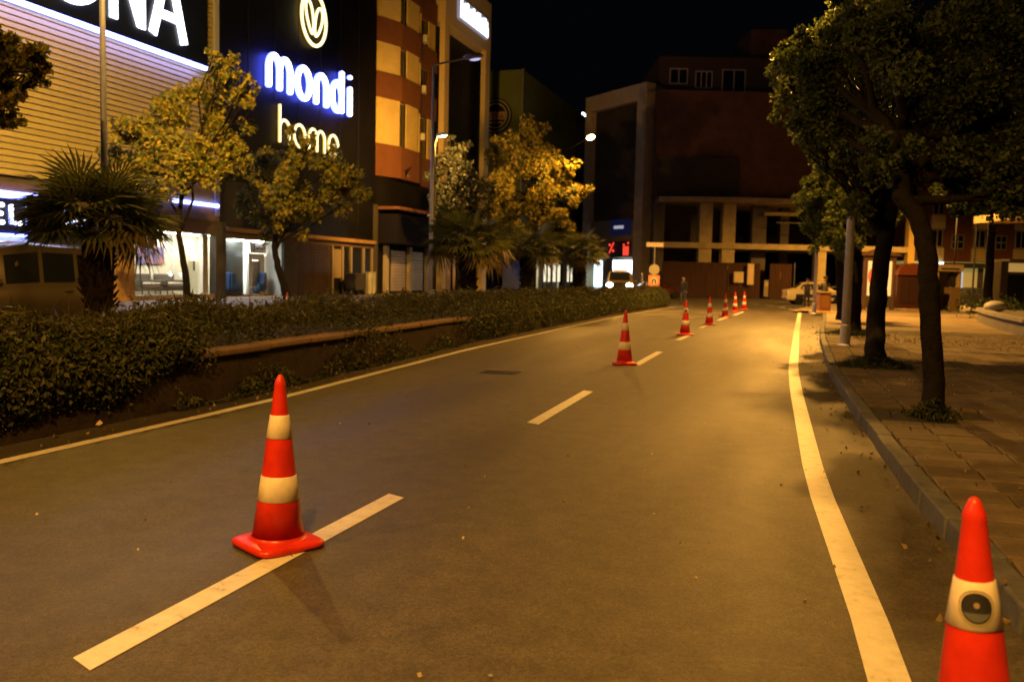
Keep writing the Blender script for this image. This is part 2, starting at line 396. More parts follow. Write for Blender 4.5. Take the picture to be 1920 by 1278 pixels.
# ================================================================== MEDIAN: wall, copings, soil, hedge
WALLX = [(x - .52, y) for x, y in LEFT]
def farx(y): return -13.4 if y < 25 else -13.4 + (y - 25) / 26 * 4.6
wall = thing('planter_wall', 'low dark planter wall with terracotta coping stones along the road', 'wall')
mb = MB(); yy = -6
pl = [y * 1.5 - 6 for y in range(39)]
for a, b in zip(pl[:-1], pl[1:]):
    xa, xb = interp(WALLX, a), interp(WALLX, b)
    mb.add([(xa, a, -.05), (xb, b, -.05), (xb - .25, b, -.05), (xa - .25, a, -.05), (xa, a, .55), (xb, b, .55), (xb - .25, b, .55), (xa - .25, a, .55)], [(0, 1, 5, 4), (4, 5, 6, 7), (3, 7, 6, 2)])
mb.build('wall_body', M_WALL, wall)
y = -5.0
while y < 50:
    L_ = 1.15; x0 = interp(WALLX, y + .5)
    dx = (interp(WALLX, y + L_) - interp(WALLX, y))
    o = MB().box(-.17, .17, -L_ / 2 + .012, L_ / 2 - .012, 0, .075).build('coping_stone', M_COPING, wall, (x0 - .11, y + L_ / 2, .55 + random.uniform(-.008, .012)), (random.uniform(-.006, .006), random.uniform(-.015, .015), -math.atan2(dx, L_) + random.uniform(-.01, .01)), bevel=.018)
    y += L_
mb = MB()
for a, b in zip(pl[:-1], pl[1:]):
    mb.quad((farx(a), a, .5), (interp(WALLX, a) - .2, a, .5), (interp(WALLX, b) - .2, b, .5), (farx(b), b, .5))
    mb.quad((farx(a), a, -.05), (farx(a), a, .5), (farx(b), b, .5), (farx(b), b, -.05))
mb.build('median_soil', M_SOIL, kind='structure')

def leaf_mesh(name, P, size, var=.35, outward=None, flat=0.0, aspect=.55):
    """one two-triangle folded leaf at every point"""
    n = len(P)
    d = rng.normal(size=(n, 3))
    if outward is not None: d += outward * 1.1
    d[:, 2] -= .25
    d /= np.linalg.norm(d, axis=1, keepdims=True)
    u = rng.normal(size=(n, 3)); u -= d * np.sum(u * d, axis=1, keepdims=True); u /= np.linalg.norm(u, axis=1, keepdims=True)
    w = np.cross(d, u)
    s = (size * (1 + rng.uniform(-var, var, n)))[:, None]
    base = P - d * s * .5; tip = P + d * s * .5
    l = P + u * s * aspect * .5 + w * s * .12; r = P - u * s * aspect * .5 + w * s * .12
    V = np.stack([base, l, tip, r], 1).reshape(-1, 3).astype(np.float32)
    idx = np.arange(n)[:, None] * 4
    T = np.concatenate([idx + np.array([[0, 1, 2]]), idx + np.array([[0, 2, 3]])], 1).reshape(-1, 3).astype(np.int32)
    me = bpy.data.meshes.new(name); me.vertices.add(len(V)); me.vertices.foreach_set('co', V.ravel())
    me.loops.add(T.size); me.loops.foreach_set('vertex_index', T.ravel())
    me.polygons.add(len(T)); me.polygons.foreach_set('loop_start', np.arange(len(T), dtype=np.int32) * 3)
    me.update(calc_edges=True); me.validate()
    return me
def link(name, me, m, parent=None, kind=None):
    o = bpy.data.objects.new(name, me); COL.objects.link(o); me.materials.append(m)
    if parent: o.parent = parent
    if kind: o['kind'] = kind
    return o

L_HEDGE = leaf_mat('hedge_leaves', [(.028, .042, .012), (.054, .068, .018), (.085, .088, .025), (.042, .06, .02), (.10, .085, .03)], .2)
# hedge: lumpy mounds of leaves over the median
pts = []
nh = 80000
yv = 1.5 + 50 * rng.random(nh) ** 1.35
xr = np.array([interp(WALLX, y) for y in yv]); xl = np.array([farx(y) for y in yv])
t = rng.random(nh)
xv = xr - .15 + (xl - xr + .3) * t
lump = .16 * np.sin(yv * 1.9 + xv * 1.3) + .12 * np.sin(yv * 4.3 - xv * 2.1) + .08 * np.sin(xv * 5.1 + yv * .7)
h = 1.02 - .46 * np.clip((t - .2) / .6, 0, 1) + lump * (.75 - .5 * t) - .18 * np.exp(-(t / .1) ** 2) + .05 * rng.normal(size=nh)
h = np.where((yv > 14) & (yv < 20), h - .05, h)
q = rng.random(nh) ** .45
zv = .5 + (h - .5) * q
pts = np.stack([xv, yv, zv], 1)
# trailing plants that hang over the wall nearest the camera
nt_ = 34000
y2 = 1.5 + 8.2 * rng.random(nt_) ** .9; drop = rng.random(nt_)
edge = .30 + .25 * np.sin(y2 * 1.7) + .15 * np.sin(y2 * 4.1)
x2 = np.array([interp(WALLX, y) for y in y2]) + .05 + .22 * np.sin(drop * math.pi) * rng.random(nt_) - .1
z2 = .93 - drop * (.84 - edge * .6) + rng.normal(size=nt_) * .04
clump = (np.sin(y2 * 2.3) + np.sin(y2 * 5.9 + 1)) > -1.55
p2 = np.stack([x2, y2, np.maximum(z2, .03)], 1)[clump & (rng.random(nt_) < np.clip((8.7 - y2) / .8, 0, 1))]
# beyond the bare stretch of wall the planting hides it down to the road
n4 = 40000
y4 = 17.6 + 34 * rng.random(n4) ** 1.1; dr4 = rng.random(n4)
x4 = np.array([interp(WALLX, y) for y in y4]) - .1 + (.12 + .16 * np.sin(dr4 * 3.0)) * rng.random(n4) ** .6
z4 = .92 - dr4 * .88 + rng.normal(size=n4) * .03 + .07 * np.sin(y4 * 2.3)
keep = rng.random(n4) < np.clip((y4 - 17.6) / 2.5, .05, 1) * np.clip(1.35 - dr4 * .6 + .4 * np.sin(y4 * 1.3), 0, 1)
p4 = np.stack([x4, y4, np.maximum(z4, .03)], 1)[keep]
n5 = 2600
y5 = 8 + 10 * rng.random(n5); p5 = np.stack([np.array([interp(WALLX, y) for y in y5]) + .04 + .1 * rng.random(n5), y5, .02 + .4 * rng.random(n5) ** 1.6 * (.5 + .5 * np.sin(y5 * 2.7))], 1)
bun = [p4, p5]
for yc in (13.2, 19.3, 21.5, 26, 27.5, 31, 33, 36, 39, 42, 44.5, 47):
    n = 600
    p = rng.normal(size=(n, 3)) * np.array([.14, .5, .17]); bun.append(p + np.array([interp(WALLX, yc) + .03, yc, .52]))
hedge_pts = np.concatenate([pts, p2] + bun)
link('hedge', leaf_mesh('hedge', hedge_pts, .064), L_HEDGE, kind='stuff')
ng = 26000
gy = 1.5 + 48 * rng.random(ng) ** 1.3; gt = rng.random(ng) ** 1.4
gx = np.array([interp(WALLX, y) for y in gy]) - .02 - 3.2 * gt
gz = 1.04 - .4 * np.clip((gt - .2) / .6, 0, 1) + .10 * np.sin(gy * 1.9 + gx * 1.3) + .05 * np.sin(gy * 5.1) + .05 * rng.normal(size=ng)
link('ground_cover', leaf_mesh('ground_cover', np.stack([gx, gy, gz], 1), .17, aspect=.11), leaf_mat('grassy_blades', [(.03, .038, .011), (.06, .062, .018), (.10, .088, .03)], .3), kind='stuff')
# sprigs sticking out of the hedge
mb = MB()
for i in range(260):
    y = 4 + 40 * random.random() ** 1.3; x = interp(WALLX, y) - .3 - random.random() * 1.2
    z = .95; d = Vector((random.uniform(-.5, .5), random.uniform(-.5, .5), 1)).normalized(); l = random.uniform(.15, .4)
    mb.tube([(x, y, z - .2), Vector((x, y, z)) + d * l * .5, Vector((x, y, z)) + d * l + Vector((random.uniform(-.06, .06), 0, -.02))], [.006, .005, .002], 4)
mb.build('hedge_sprigs', M_BARK, kind='stuff')
# litter and leaves in the gutter and along the kerb
nl = 420
yl = 2 + 40 * rng.random(nl) ** 1.4
side = rng.random(nl)
xl_ = np.where(side < .5, np.array([interp(LEFT, y) for y in yl]) - .1 - .38 * rng.random(nl) ** 2, np.array([interp(KERB, y) for y in yl]) - .02 - .5 * rng.random(nl) ** 2.5)
pl_ = np.stack([xl_, yl, np.full(nl, .012)], 1)
nl2 = 500
pl2 = np.stack([rng.uniform(1.2, 5.5, nl2), 24.5 + rng.normal(size=nl2) * 1.0, np.full(nl2, .165)], 1)
pl3 = np.stack([rng.uniform(.9, 3.2, 160), rng.uniform(4, 20, 160), np.full(160, .16)], 1)
link('fallen_leaves', leaf_mesh('fallen_leaves', np.concatenate([pl_, pl2, pl3]), .05), leaf_mat('dry_leaves', [(.10, .06, .025), (.2, .13, .05), (.32, .24, .12)], .1), kind='stuff')
npb = 170
yb_ = 3 + 32 * rng.random(npb) ** 1.6; xb_ = -5.8 + 6.2 * rng.random(npb)
link('road_grit', leaf_mesh('road_grit', np.stack([xb_, yb_, np.full(npb, .009)], 1), .022, aspect=.9), leaf_mat('pale_grit', [(.1, .09, .07), (.3, .27, .2), (.5, .42, .3)], .05), kind='stuff')
pp = G(186, 796, .03)
tag(MB().add([(-.03, -.02, 0), (.03, -.025, .0), (.025, .025, .015), (-.01, .02, .045), (-.03, .01, .025)], [(0, 1, 2), (0, 2, 3), (0, 3, 4)]).build('paper_scrap', mat('scrap_paper', (.6, .5, .35), .8), None, pp), 'crumpled scrap of paper in the gutter below the planter wall', 'litter')

# storm drain in the road
dg = thing('drain_grate', 'dark drain grate sunk in the lane beyond the first cone', 'drain', G(938, 698, .003), R(4)); dg.scale = (.72, .72, 1)
MB().box(-.42, .42, -.3, -.25, 0, .006).box(-.42, .42, .25, .3, 0, .006).box(-.42, -.37, -.25, .25, 0, .006).box(.37, .42, -.25, .25, 0, .006).build('frame', M_DARKST, dg)
MB().quad((-.37, -.25, .0015), (.37, -.25, .0015), (.37, .25, .0015), (-.37, .25, .0015)).build('pit', mat('drain_pit', (.004, .004, .004), 1), dg)
bs = None
for k in range(9):
    if bs is None: bs = MB().box(-.018, .018, -.25, .25, .002, .006).build('bar', M_DARKST, dg, (-.32 + k * .08, 0, 0))
    else: share('bar', bs, dg, (-.32 + k * .08, 0, 0))

# ================================================================== TRAFFIC CONES
M_CONE = mat('cone_red', (.40, .020, .009), .34, color2=(.66, .034, .012), scale=5.5, bump=.08, bscale=24)
M_BAND = mat('reflective_band', (.56, .50, .42), .38, color2=(.76, .70, .60), scale=9, bump=.06, bscale=18)
M_EMB = mat('emblem_dark', (.02, .022, .03), .5); M_EMBG = mat('emblem_grey', (.09, .10, .12), .5); M_EMBT = mat('emblem_gold', (.26, .21, .13), .5)
def cone_r(z):            # radius of the cone at height z
    prof = [(.05, .150), (.28, .117), (.42, .097), (.64, .072), (.775, .05), (.94, .031), (.99, .026)]
    for (z0, r0), (z1, r1) in zip(prof[:-1], prof[1:]):
        if z <= z1: return r0 + (r1 - r0) * (z - z0) / (z1 - z0)
    return prof[-1][1]
def make_cone(label):
    t = thing('traffic_cone', label, 'traffic cone', group='traffic cones set along the lane line')
    mb = MB()
    # rounded square plate that rises into the cone
    def ring(h, z, rr):
        out = []
        for k in range(40):
            a = 2 * math.pi * k / 40; c, s = math.cos(a), math.sin(a)
            e = .28
            out.append((h * math.copysign(abs(c) ** e, c) * rr + (1 - rr) * h * c, h * math.copysign(abs(s) ** e, s) * rr + (1 - rr) * h * s, z))
        return out
    rings = [ring(.205, 0, .9), ring(.215, .012, .9), ring(.212, .032, .9), ring(.196, .042, .85), ring(.172, .046, .2), ring(.156, .055, 0), ring(.1495, .07, 0)]
    vs = [v for r_ in rings for v in r_]
    mb.add(vs, [(i * 40 + k, i * 40 + (k + 1) % 40, (i + 1) * 40 + (k + 1) % 40, (i + 1) * 40 + k) for i in range(len(rings) - 1) for k in range(40)] + [tuple(range(39, -1, -1))])
    mb.build('base_plate', M_CONE, t, smooth=True)
    body = [(cone_r(z), z) for z in (.058, .28, .42, .64, .775, .925)] + [(.0325, .929), (.0322, .950), (.0275, .962), (.019, .984), (.012, .996), (.004, 1.0)]
    MB().lathe(body, 40).build('cone_body', M_CONE, t, smooth=True)
    for za, zb in ((.275, .418), (.635, .768)):
        MB().lathe([(cone_r(za) + .0005, za), (cone_r(za) + .003, za + .002), (cone_r(zb) + .003, zb - .002), (cone_r(zb) + .0005, zb)], 40).build('reflective_band', M_BAND, t, smooth=True)
    return t
def decal(t, zc, phi, rad, m, name, r0=0.0, off=.0045, lower=None):
    """a flat print wrapped on the cone: a disc or ring of radius rad around height zc, facing direction phi"""
    mb = MB(); n = 28; vs = []
    rs = [r0, (r0 + rad) / 2, rad]
    for q in rs:
        for k in range(n):
            a = 2 * math.pi * k / n; u, v = q * math.cos(a), q * math.sin(a)
            if lower is not None: v = min(v, lower)
            r_ = cone_r(zc + v) + off; ph = phi + u / r_
            vs.append((r_ * math.cos(ph), r_ * math.sin(ph), zc + v))
    fs = [(i * n + k, i * n + (k + 1) % n, (i + 1) * n + (k + 1) % n, (i + 1) * n + k) for i in range(2) for k in range(n)]
    mb.add(vs, fs).build(name, m, t)
C_SPEC = [  # x, y, z-rotation, label
    (-2.84, 4.32, R(62), 'large red cone with two plain white bands standing on the nearest lane dash'),
    (-3.08, 16.0, R(20), 'red cone between the drain grate and the third lane dash, second in the row'),
    (-3.16, 25.4, R(30), 'third cone of the row, with a small dark emblem on its upper band'),
    (-3.10, 31.7, R(10), 'fourth cone of the row, in front of the brown site hoarding'),
    (-3.16, 39.0, R(50), 'fifth cone of the row, third from its far end'),
    (-3.24, 46.0, R(15), 'second last cone of the row, brighter orange than its neighbours'),
    (-3.05, 50.2, R(40), 'farthest and smallest cone of the row before the junction'),
    (.545, 2.74, R(75), 'closest cone by the right kerb, with a round dark emblem on its white band'),
    (-19.7, 30.6, R(30), 'lone small cone beside a street tree across the hedge')]
proto = make_cone(C_SPEC[0][3])
for i, (x, y, rz, lab) in enumerate(C_SPEC):
    o = proto if i == 0 else copy_tree(proto)
    o.location = (x, y, .004 if i != 7 else .004); o.rotation_euler = (R(random.uniform(-.6, .6)), R(random.uniform(-.6, .6)) if i != 7 else R(-3.2), rz if i != 7 else 0); o['label'] = lab
    if i == 8: o.scale = (.72, .72, .72); o['group'] = 'traffic cones set along the lane line'
    if i in (2, 7):
        ph = math.atan2(-y, -x) - (rz if i != 7 else 0) + (.12 if i == 7 else 0)
        decal(o, .70, ph, 0.049, M_EMBT, 'emblem_rim', .046)
        decal(o, .70, ph, 0.042, M_EMB, 'emblem', .0)
        decal(o, .70, ph, 0.0375, M_EMBG, 'emblem_base', .0, .0055, lower=-.014)
        decal(o, .708, ph, .008, M_EMBT, 'emblem_star', .0, .006)

# ================================================================== STREET LAMPS
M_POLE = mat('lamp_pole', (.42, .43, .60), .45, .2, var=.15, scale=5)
M_LENS_OFF_GLOW = mat('lamp_lens_off_glow', (.75, .75, .8), .3, emit=(.6, .6, 1), estr=.9)  # unlit lens; faint glow stands in for sign light falling on it
M_LENS_ON = glow('lamp_lens_lit', (1.0, .62, .2), 60)
def street_lamp(label, base, h, arm, lit=None, angle=150, power=3000, r0=.085, group='street lamps', tilt=(0, 0), radius=.12, kind='SPOT', head_rise=.35, blend=.5, aim=None, pm=None, lens=1.0):
    pm = pm or M_POLE
    """arm = (dx, dy) of the head from the pole; lit adds the lamp's light"""
    t = thing('street_lamp', label, 'street lamp', (base[0], base[1], base[2]), 0, group)
    MB().tube([(0, 0, 0), (0, 0, h * .4), (0, 0, h)], [r0, r0 * .8, r0 * .55], 14).build('pole', pm, t, smooth=True)
    MB().lathe([(r0 * 1.7, 0), (r0 * 1.7, .04), (r0 * 1.1, .07), (r0 * 1.1, .5), (r0 * 1.0, .52)], 14).build('pole_foot', M_POLE, t, smooth=False)
    a = Vector((arm[0], arm[1], 0)); ln = a.length; a.normalize()
    MB().tube([(0, 0, h - .12), Vector((0, 0, h)) + a * .05 + Vector((0, 0, .02)), Vector((0, 0, h + head_rise * .9)) + a * (ln - .3)], [r0 * .5, r0 * .42, r0 * .4], 10).build('arm', pm, t, smooth=True)
    hd = Vector((0, 0, h + head_rise)) + a * ln
    az = math.atan2(a.y, a.x)
    ho = MB().ell((0, 0, .03), (.38, .19, .12), 16, 8).build('lamp_head', M_POLE, t, hd, (0, -.12, az), smooth=True)
    MB().ell((.05, 0, -.055), (.22 * lens, .12 * lens, .07 * lens), 14, 8).build('lens', M_LENS_ON if lit else M_LENS_OFF_GLOW, ho, smooth=True)
    if lit: lamp_light(t, hd + Vector((0, 0, -.16)), power, lit, angle, blend, radius, kind, tilt, aim)
    return t
# median row (left of the road)
_tall = street_lamp('tall slim lamp post rising out of the hedge beside the large palm', (-12.95, 13.75, .45), 9.4, (.95, 0), (1.0, .56, .10), 80, 34000, r0=.075, aim=(-15, 17, -2.2), blend=1.0, group='lamp posts on the median')  # unseen head; beam added here and aimed to light the slats and trees
lamp_light(_tall, (.95, 0, 9.5), 2000, (1.0, .54, .09), 165, .3)  # second beam added at the unseen head to brighten palm and corner crown
street_lamp('unlit pale lamp post with a short arm in the middle of the median', (-13.0, 29.6, .45), 8.65, (1.3, .6), None, r0=.085, group='lamp posts on the median')
street_lamp('lit lamp post on the median behind the viewpoint', (-12.4, -4.5, .45), 8.9, (2.8, .3), SODIUM, 172, 5200, r0=.085, blend=.12, group='lamp posts on the median')
# right kerb row
street_lamp('lamp post on the kerb beside the viewpoint', (1.35, -2.4, .13), 9.2, (-2.2, .2), SODIUM, 146, 8200, r0=.105, blend=.25, group='lamp posts along the right kerb')
street_lamp('grey lamp post at the kerb among the dark trees', (.98, 21.5, .13), 9.2, (-1.9, .3), SODIUM, 150, 6300, r0=.105, group='lamp posts along the right kerb')
street_lamp('thin lamp post behind the trees, its lit head showing through the leaves', (.55, 43.2, .1), 10.1, (-1.1, -.3), SODIUM, 164, 23000, r0=.09, group='lamp posts along the right kerb')
# the junction
bp_ = at(1107, 258, 56.5); bq_ = at(1062, 258, 60.5)
street_lamp('bright sodium lamp on an arm beside the round golden tree', (bq_.x, bq_.y, 0), bp_.z - .3, (bp_.x - bq_.x, bp_.y - bq_.y), SODIUM, 174, 21000, r0=.06, blend=.6, lens=1.9, pm=M_DARKST, group='lamps round the junction')
fp_ = at(829, 258, 50)
street_lamp('lit lamp with its head just right of the pale lamp post', (fp_.x - .42, fp_.y, .14), fp_.z - .35, (.42, 0), SODIUM, 150, 15000, r0=.06, group='lamps round the junction', aim=(-8, 10, -1.5), blend=1.0, pm=M_DARKST)
kp = at(1768, 300, 66)
street_lamp('added lamp over the plaza hidden in the dark tree crowns', (kp.x + 1.2, kp.y, .12), 9.8, (-1.2, 0), SODIUM, 174, 26000, r0=.06, pm=M_DARKST, group='lamps round the junction')  # unseen lamp added to light the far apartments and plaza

# ================================================================== LETTERING by strokes
def arc(cx, cy, r, a0, a1, n=14, ry=None):
    ry = ry or r
    return [(cx + r * math.cos(R(a0 + (a1 - a0) * i / n)), cy + ry * math.sin(R(a0 + (a1 - a0) * i / n))) for i in range(n + 1)]
# lower case letters on an x-height of 1, each: (strokes, width)
LC = {
    'm': ([[(0, 0), (0, .55)] + arc(.36, .6, .36, 180, 0, 12, .4) + [(.72, 0)], arc(1.08, .6, .36, 180, 0, 12, .4) + [(1.44, 0)]], 1.44),
    'o': ([arc(.44, .5, .44, 90, 450, 28, .5)], .88),
    'n': ([[(0, 0), (0, .55)] + arc(.4, .6, .4, 180, 0, 12, .4) + [(.8, 0)]], .8),
    'd': ([arc(.42, .5, .42, 0, 360, 28, .5), [(.84, 0), (.84, 1.42)]], .84),
    'i': ([[(0, 0), (0, .98)], [(0, 1.36), (0, 1.40)]], .0),
    'h': ([[(0, 0), (0, 1.62)], [(0, .5)] + arc(.38, .6, .38, 180, 0, 12, .4) + [(.76, 0)]], .76),
    'e': ([[(.04, .52), (.84, .52)] + arc(.44, .5, .44, 3, 320, 26, .5)], .88),
    'E': ([[(.6, 0), (0, 0), (0, 1), (.6, 1)], [(0, .5), (.52, .5)]], .6),
    'L': ([[(0, 1), (0, 0), (.55, 0)]], .55),
    'O': ([arc(.46, .5, .46, 90, 450, 28, .5)], .92),
    'N': ([[(0, 0), (0, 1), (.7, 0), (.7, 1)]], .7),
    'A': ([[(0, 0), (.42, 1), (.84, 0)], [(.17, .34), (.67, .34)]], .84),
    'B': ([[(0, 0), (0, 1), (.36, 1)] + arc(.36, .76, .24, 90, -90, 8) + [(0, .52)], [(.36, .52)] + arc(.38, .26, .26, 90, -90, 8) + [(0, 0)]], .64),
    'V': ([[(0, 1), (.4, 0), (.8, 1)]], .8),
    'J': ([[(.5, 1.2), (.5, .25)] + arc(.25, .25, .25, 0, -170, 8)], .5),
    'U': ([[(0, 0), (0, .6)] + arc(.3, .6, .3, 180, 0, 10) + [(.6, 0)]], .6),
}
def letter(mb, ch, o, ex, ez, w, sx, sy=None, nrm=None, n=8):
    """strokes as round tubes: o origin, ex/ez text axes, w stroke width"""
    sy = sy or sx
    for st in LC[ch][0]:
        P = [Vector(o) + Vector(ex) * (p[0] * sx) + Vector(ez) * (p[1] * sy) for p in st]
        closed = (P[0] - P[-1]).length < 1e-4
        if not closed:
            d0 = (P[0] - P[1]).normalized(); d1 = (P[-1] - P[-2]).normalized(); r = w / 2
            P = [P[0] + d0 * r * .45] + P + [P[-1] + d1 * r * .45]; rad = [r * .62] + [r] * (len(P) - 2) + [r * .62]
        else: rad = w / 2
        mb.tube(P, rad, n)
    return mb
def flat_stroke(mb, a, b, w, x0, x1):
    """straight stroke in the (y, z) plane, from a to b, extruded along x"""
    a, b = Vector(a), Vector(b); d = (b - a).normalized(); n = Vector((-d.y, d.x)) * w / 2
    return mb.prismx([tuple(a - n), tuple(b - n), tuple(b + n), tuple(a + n)], x0, x1)

W_HALO = halo_mat('white_halo_lettering', (1, 1, 1), 5, (.07, .10, 1), 15)
W_LED = halo_mat('white_led_lettering', (1, 1, 1), 6, (.3, .4, 1), 3)
Y_LED = halo_mat('warm_led_lettering', (1, .86, .42), 2.6, (1, .6, .12), 1.5)
LED_STRIP = glow('led_strip', (.17, .22, 1.0), 15)
M_NAVY = mat('navy_sign_panel', (.008, .012, .04), .35, var=.2, scale=.7)

X = -27.7
def room(parent, y0, y1, z0, z1, depth, wallm, floorm, light, lcol=(1, .93, .72), x=X):
    MB().quad((x - depth, y0, z0), (x - depth, y1, z0), (x - depth, y1, z1), (x - depth, y0, z1)) .quad((x - depth, y1, z0), (x - .12, y1, z0), (x - .12, y1, z1), (x - depth, y1, z1)).quad((x - .12, y0, z0), (x - depth, y0, z0), (x - depth, y0, z1), (x - .12, y0, z1)).build('shop_wall', wallm, parent)
    MB().quad((x - depth, y0, z0), (x - .12, y0, z0), (x - .12, y1, z0), (x - depth, y1, z0)).build('shop_floor', floorm, parent)
    MB().quad((x - depth, y0, z1), (x - depth, y1, z1), (x - .12, y1, z1), (x - .12, y0, z1)).build('shop_ceiling', wallm, parent)
    n = max(1, int((y1 - y0) / 1.6))
    for k in range(n):
        yc = y0 + (y1 - y0) * (k + .5) / n
        MB().box(x - depth * .72, x - depth * .28, yc - .45, yc + .45, z1 - .04, z1 - .015).build('ceiling_light', glow('shop_light_%d' % round(light * 10), lcol, light), parent)
def pane(parent, y0, y1, z0, z1, x=X - .1, name='glass_pane'):
    m = MATS.get('clear_glass')
    if not m:
        m = bpy.data.materials.new('clear_glass'); m.use_nodes = True; nt = m.node_tree; N = nt.nodes; N.remove(N['Principled BSDF'])
        tr = N.new('ShaderNodeBsdfTransparent'); gl = N.new('ShaderNodeBsdfGlossy'); gl.inputs['Roughness'].default_value = .03; fr = N.new('ShaderNodeFresnel'); fr.inputs[0].default_value = 1.4
        mx = N.new('ShaderNodeMixShader'); nt.links.new(fr.outputs[0], mx.inputs[0]); nt.links.new(tr.outputs[0], mx.inputs[1]); nt.links.new(gl.outputs[0], mx.inputs[2]); nt.links.new(mx.outputs[0], N['Material Output'].inputs[0]); MATS['clear_glass'] = m
    return MB().quad((x, y0, z0), (x, y1, z0), (x, y1, z1), (x, y0, z1)).build(name, m, parent)

# ------------------------------------------------------------------ building A: ochre slats, navy sign
A = thing('furniture_store', 'ochre slatted store front with a lit navy sign and display windows', 'building', (0, 0, 0))
MB().box(-45, X - .25, 14, 36.93, 4.2, 20).build('wall', M_CONCD, A)
M_SLAT = mat('ochre_slat', (.52, .42, .18), .45, .1, var=.08, scale=2, rand=.06)
zz = 4.86; k = 0; src = None
while zz < 17.5:
    y1 = 36.55
    me_key = 'long' 
    if src is None:
        h = .205; src = MB().prismx([(14, .0), (36.55, .0), (36.55, h), (14, h)], -.12, 0)
        # sloping face so that each slat laps over the next
        src = MB().add([(-.16, 14, 0), (.0, 14, .012), (-.05, 14, h), (-.16, 14, h), (-.16, 36.55, 0), (.0, 36.55, .012), (-.05, 36.55, h), (-.16, 36.55, h)], [(0, 1, 2, 3), (7, 6, 5, 4), (1, 5, 6, 2), (2, 6, 7, 3), (0, 4, 5, 1), (3, 7, 4, 0)]).mesh('slat'); src.materials.append(M_SLAT)
    share('slat', src, A, (X, 0, zz)); zz += .232
MB().box(X - .2, X + .06, 36.58, 36.9, 4.2, 20).build('corner_trim', mat('pale_trim', (.4, .4, .42), .5), A)
MB().box(X - .5, X + .02, 14, 36.9, 3.95, 4.62).build('fascia', mat('brown_fascia', (.13, .085, .045), .7, var=.2), A)
# ground floor
MB().box(X - .4, X + .05, 29.2, 31.05, .14, 3.95).build('pillar', mat('ochre_stone', (.34, .2, .07), .6, var=.45, scale=1.8, bump=.3, bscale=8), A)
MB().box(X - .3, X - .02, 31.05, 36.9, 3.28, 3.95).build('lintel', mat('brown_lintel', (.11, .075, .04), .7, var=.2), A)
MB().box(X - .3, X + .0, 31.05, 36.62, .14, .36).build('sill', mat('ochre_sill', (.33, .22, .1), .7, var=.3), A)
MB().box(X - .35, X + .04, 36.62, 37.42, .14, 3.95).build('corner_pillar', mat('dark_pillar', (.06, .055, .045), .7, var=.2), A)
room(A, 31.05, 37.45, .36, 3.28, 1.7, M_CREAMI, M_FLOORI, 32.0, (1, .95, .8))
pane(A, 31.05, 36.62, .36, 3.28)
MB().box(X - .5, X - .3, 36.05, 36.45, .37, 3.27).build('inner_column', M_WHITEI, A)
MB().box(X - 1.69, X - 1.6, 35.5, 35.56, .37, 3.27).build('inner_panel', M_WHITEI, A)
MB().box(X - 4.5, X - .15, 18, 29.2, .14, 3.95).build('side_frontage', mat('side_shop_glass', (.02, .025, .05), .2), A)
# LED strips
MB().box(X + .30, X + .47, 14, 35.5, 10.97, 11.13).build('led_strip', LED_STRIP, A)
MB().box(X + .03, X + .14, 32.2, 36.75, 4.62, 4.78).build('led_strip', LED_STRIP, A)
MB().box(X + .03, X + .14, 14, 26.6, 4.02, 4.26).build('led_strip', LED_STRIP, A)
# big sign
sg = thing('store_sign', 'large navy store sign with white block letters above the slats', 'sign')
MB().box(X + .0, X + .45, 14, 35.5, 11.14, 17.2).build('sign_panel', M_NAVY, sg)
LIT = glow('white_letter_face', (1, 1, 1), 4.0)
zb = 11.72
def big(ch, y0, Hh, w):
    mb = MB(); x0, x1 = X + .47, X + .55
    if ch == 'N':
        flat_stroke(mb, (y0 + .26, zb), (y0 + .26, zb + Hh), w, x0, x1); flat_stroke(mb, (y0 + .36, zb + Hh - .05), (y0 + 1.78, zb + .1), w * .9, x0, x1 - .004); flat_stroke(mb, (y0 + 1.86, zb), (y0 + 1.86, zb + Hh), w, x0, x1 - .002)
    elif ch == 'A':
        flat_stroke(mb, (y0 + .25, zb), (y0 + 1.28, zb + Hh), w, x0, x1); flat_stroke(mb, (y0 + 2.28, zb), (y0 + 1.28, zb + Hh), w, x0, x1 - .003); flat_stroke(mb, (y0 + .62, zb + Hh * .29), (y0 + 2.0, zb + Hh * .29), w * .85, x0, x1 - .006)
    elif ch == 'O':
        n = 40; ro, ri = 1.75, 1.25
        cy_, cz_ = y0 + 1.75, zb + Hh / 2
        for i in range(n):
            a, b = 2 * math.pi * i / n, 2 * math.pi * (i + 1) / n
            q = [(cy_ + ro * math.cos(a), cz_ + Hh / 2 * 1.03 * math.sin(a)), (cy_ + ro * math.cos(b), cz_ + Hh / 2 * 1.03 * math.sin(b)), (cy_ + ri * math.cos(b), cz_ + (Hh / 2 - .5) * math.sin(b)), (cy_ + ri * math.cos(a), cz_ + (Hh / 2 - .5) * math.sin(a))]
            mb.quad((x1, *q[0]), (x1, *q[1]), (x1, *q[2]), (x1, *q[3])); mb.quad((x0, *q[0]), (x0, *q[1]), (x1, *q[1]), (x1, *q[0])); mb.quad((x1, *q[3]), (x1, *q[2]), (x0, *q[2]), (x0, *q[3]))
    elif ch == 'L':
        flat_stroke(mb, (y0 + .25, zb), (y0 + .25, zb + Hh), w, x0, x1); flat_stroke(mb, (y0 + .5, zb + .25), (y0 + 1.7, zb + .25), w, x0, x1 - .003)
    mb.build('letter', LIT, sg)
big('L', 21.0, 3.4, .52); big('L', 23.2, 3.4, .52); big('O', 25.55, 3.4, .46); big('N', 29.22, 3.4, .40); big('A', 31.5, 3.4, .44)
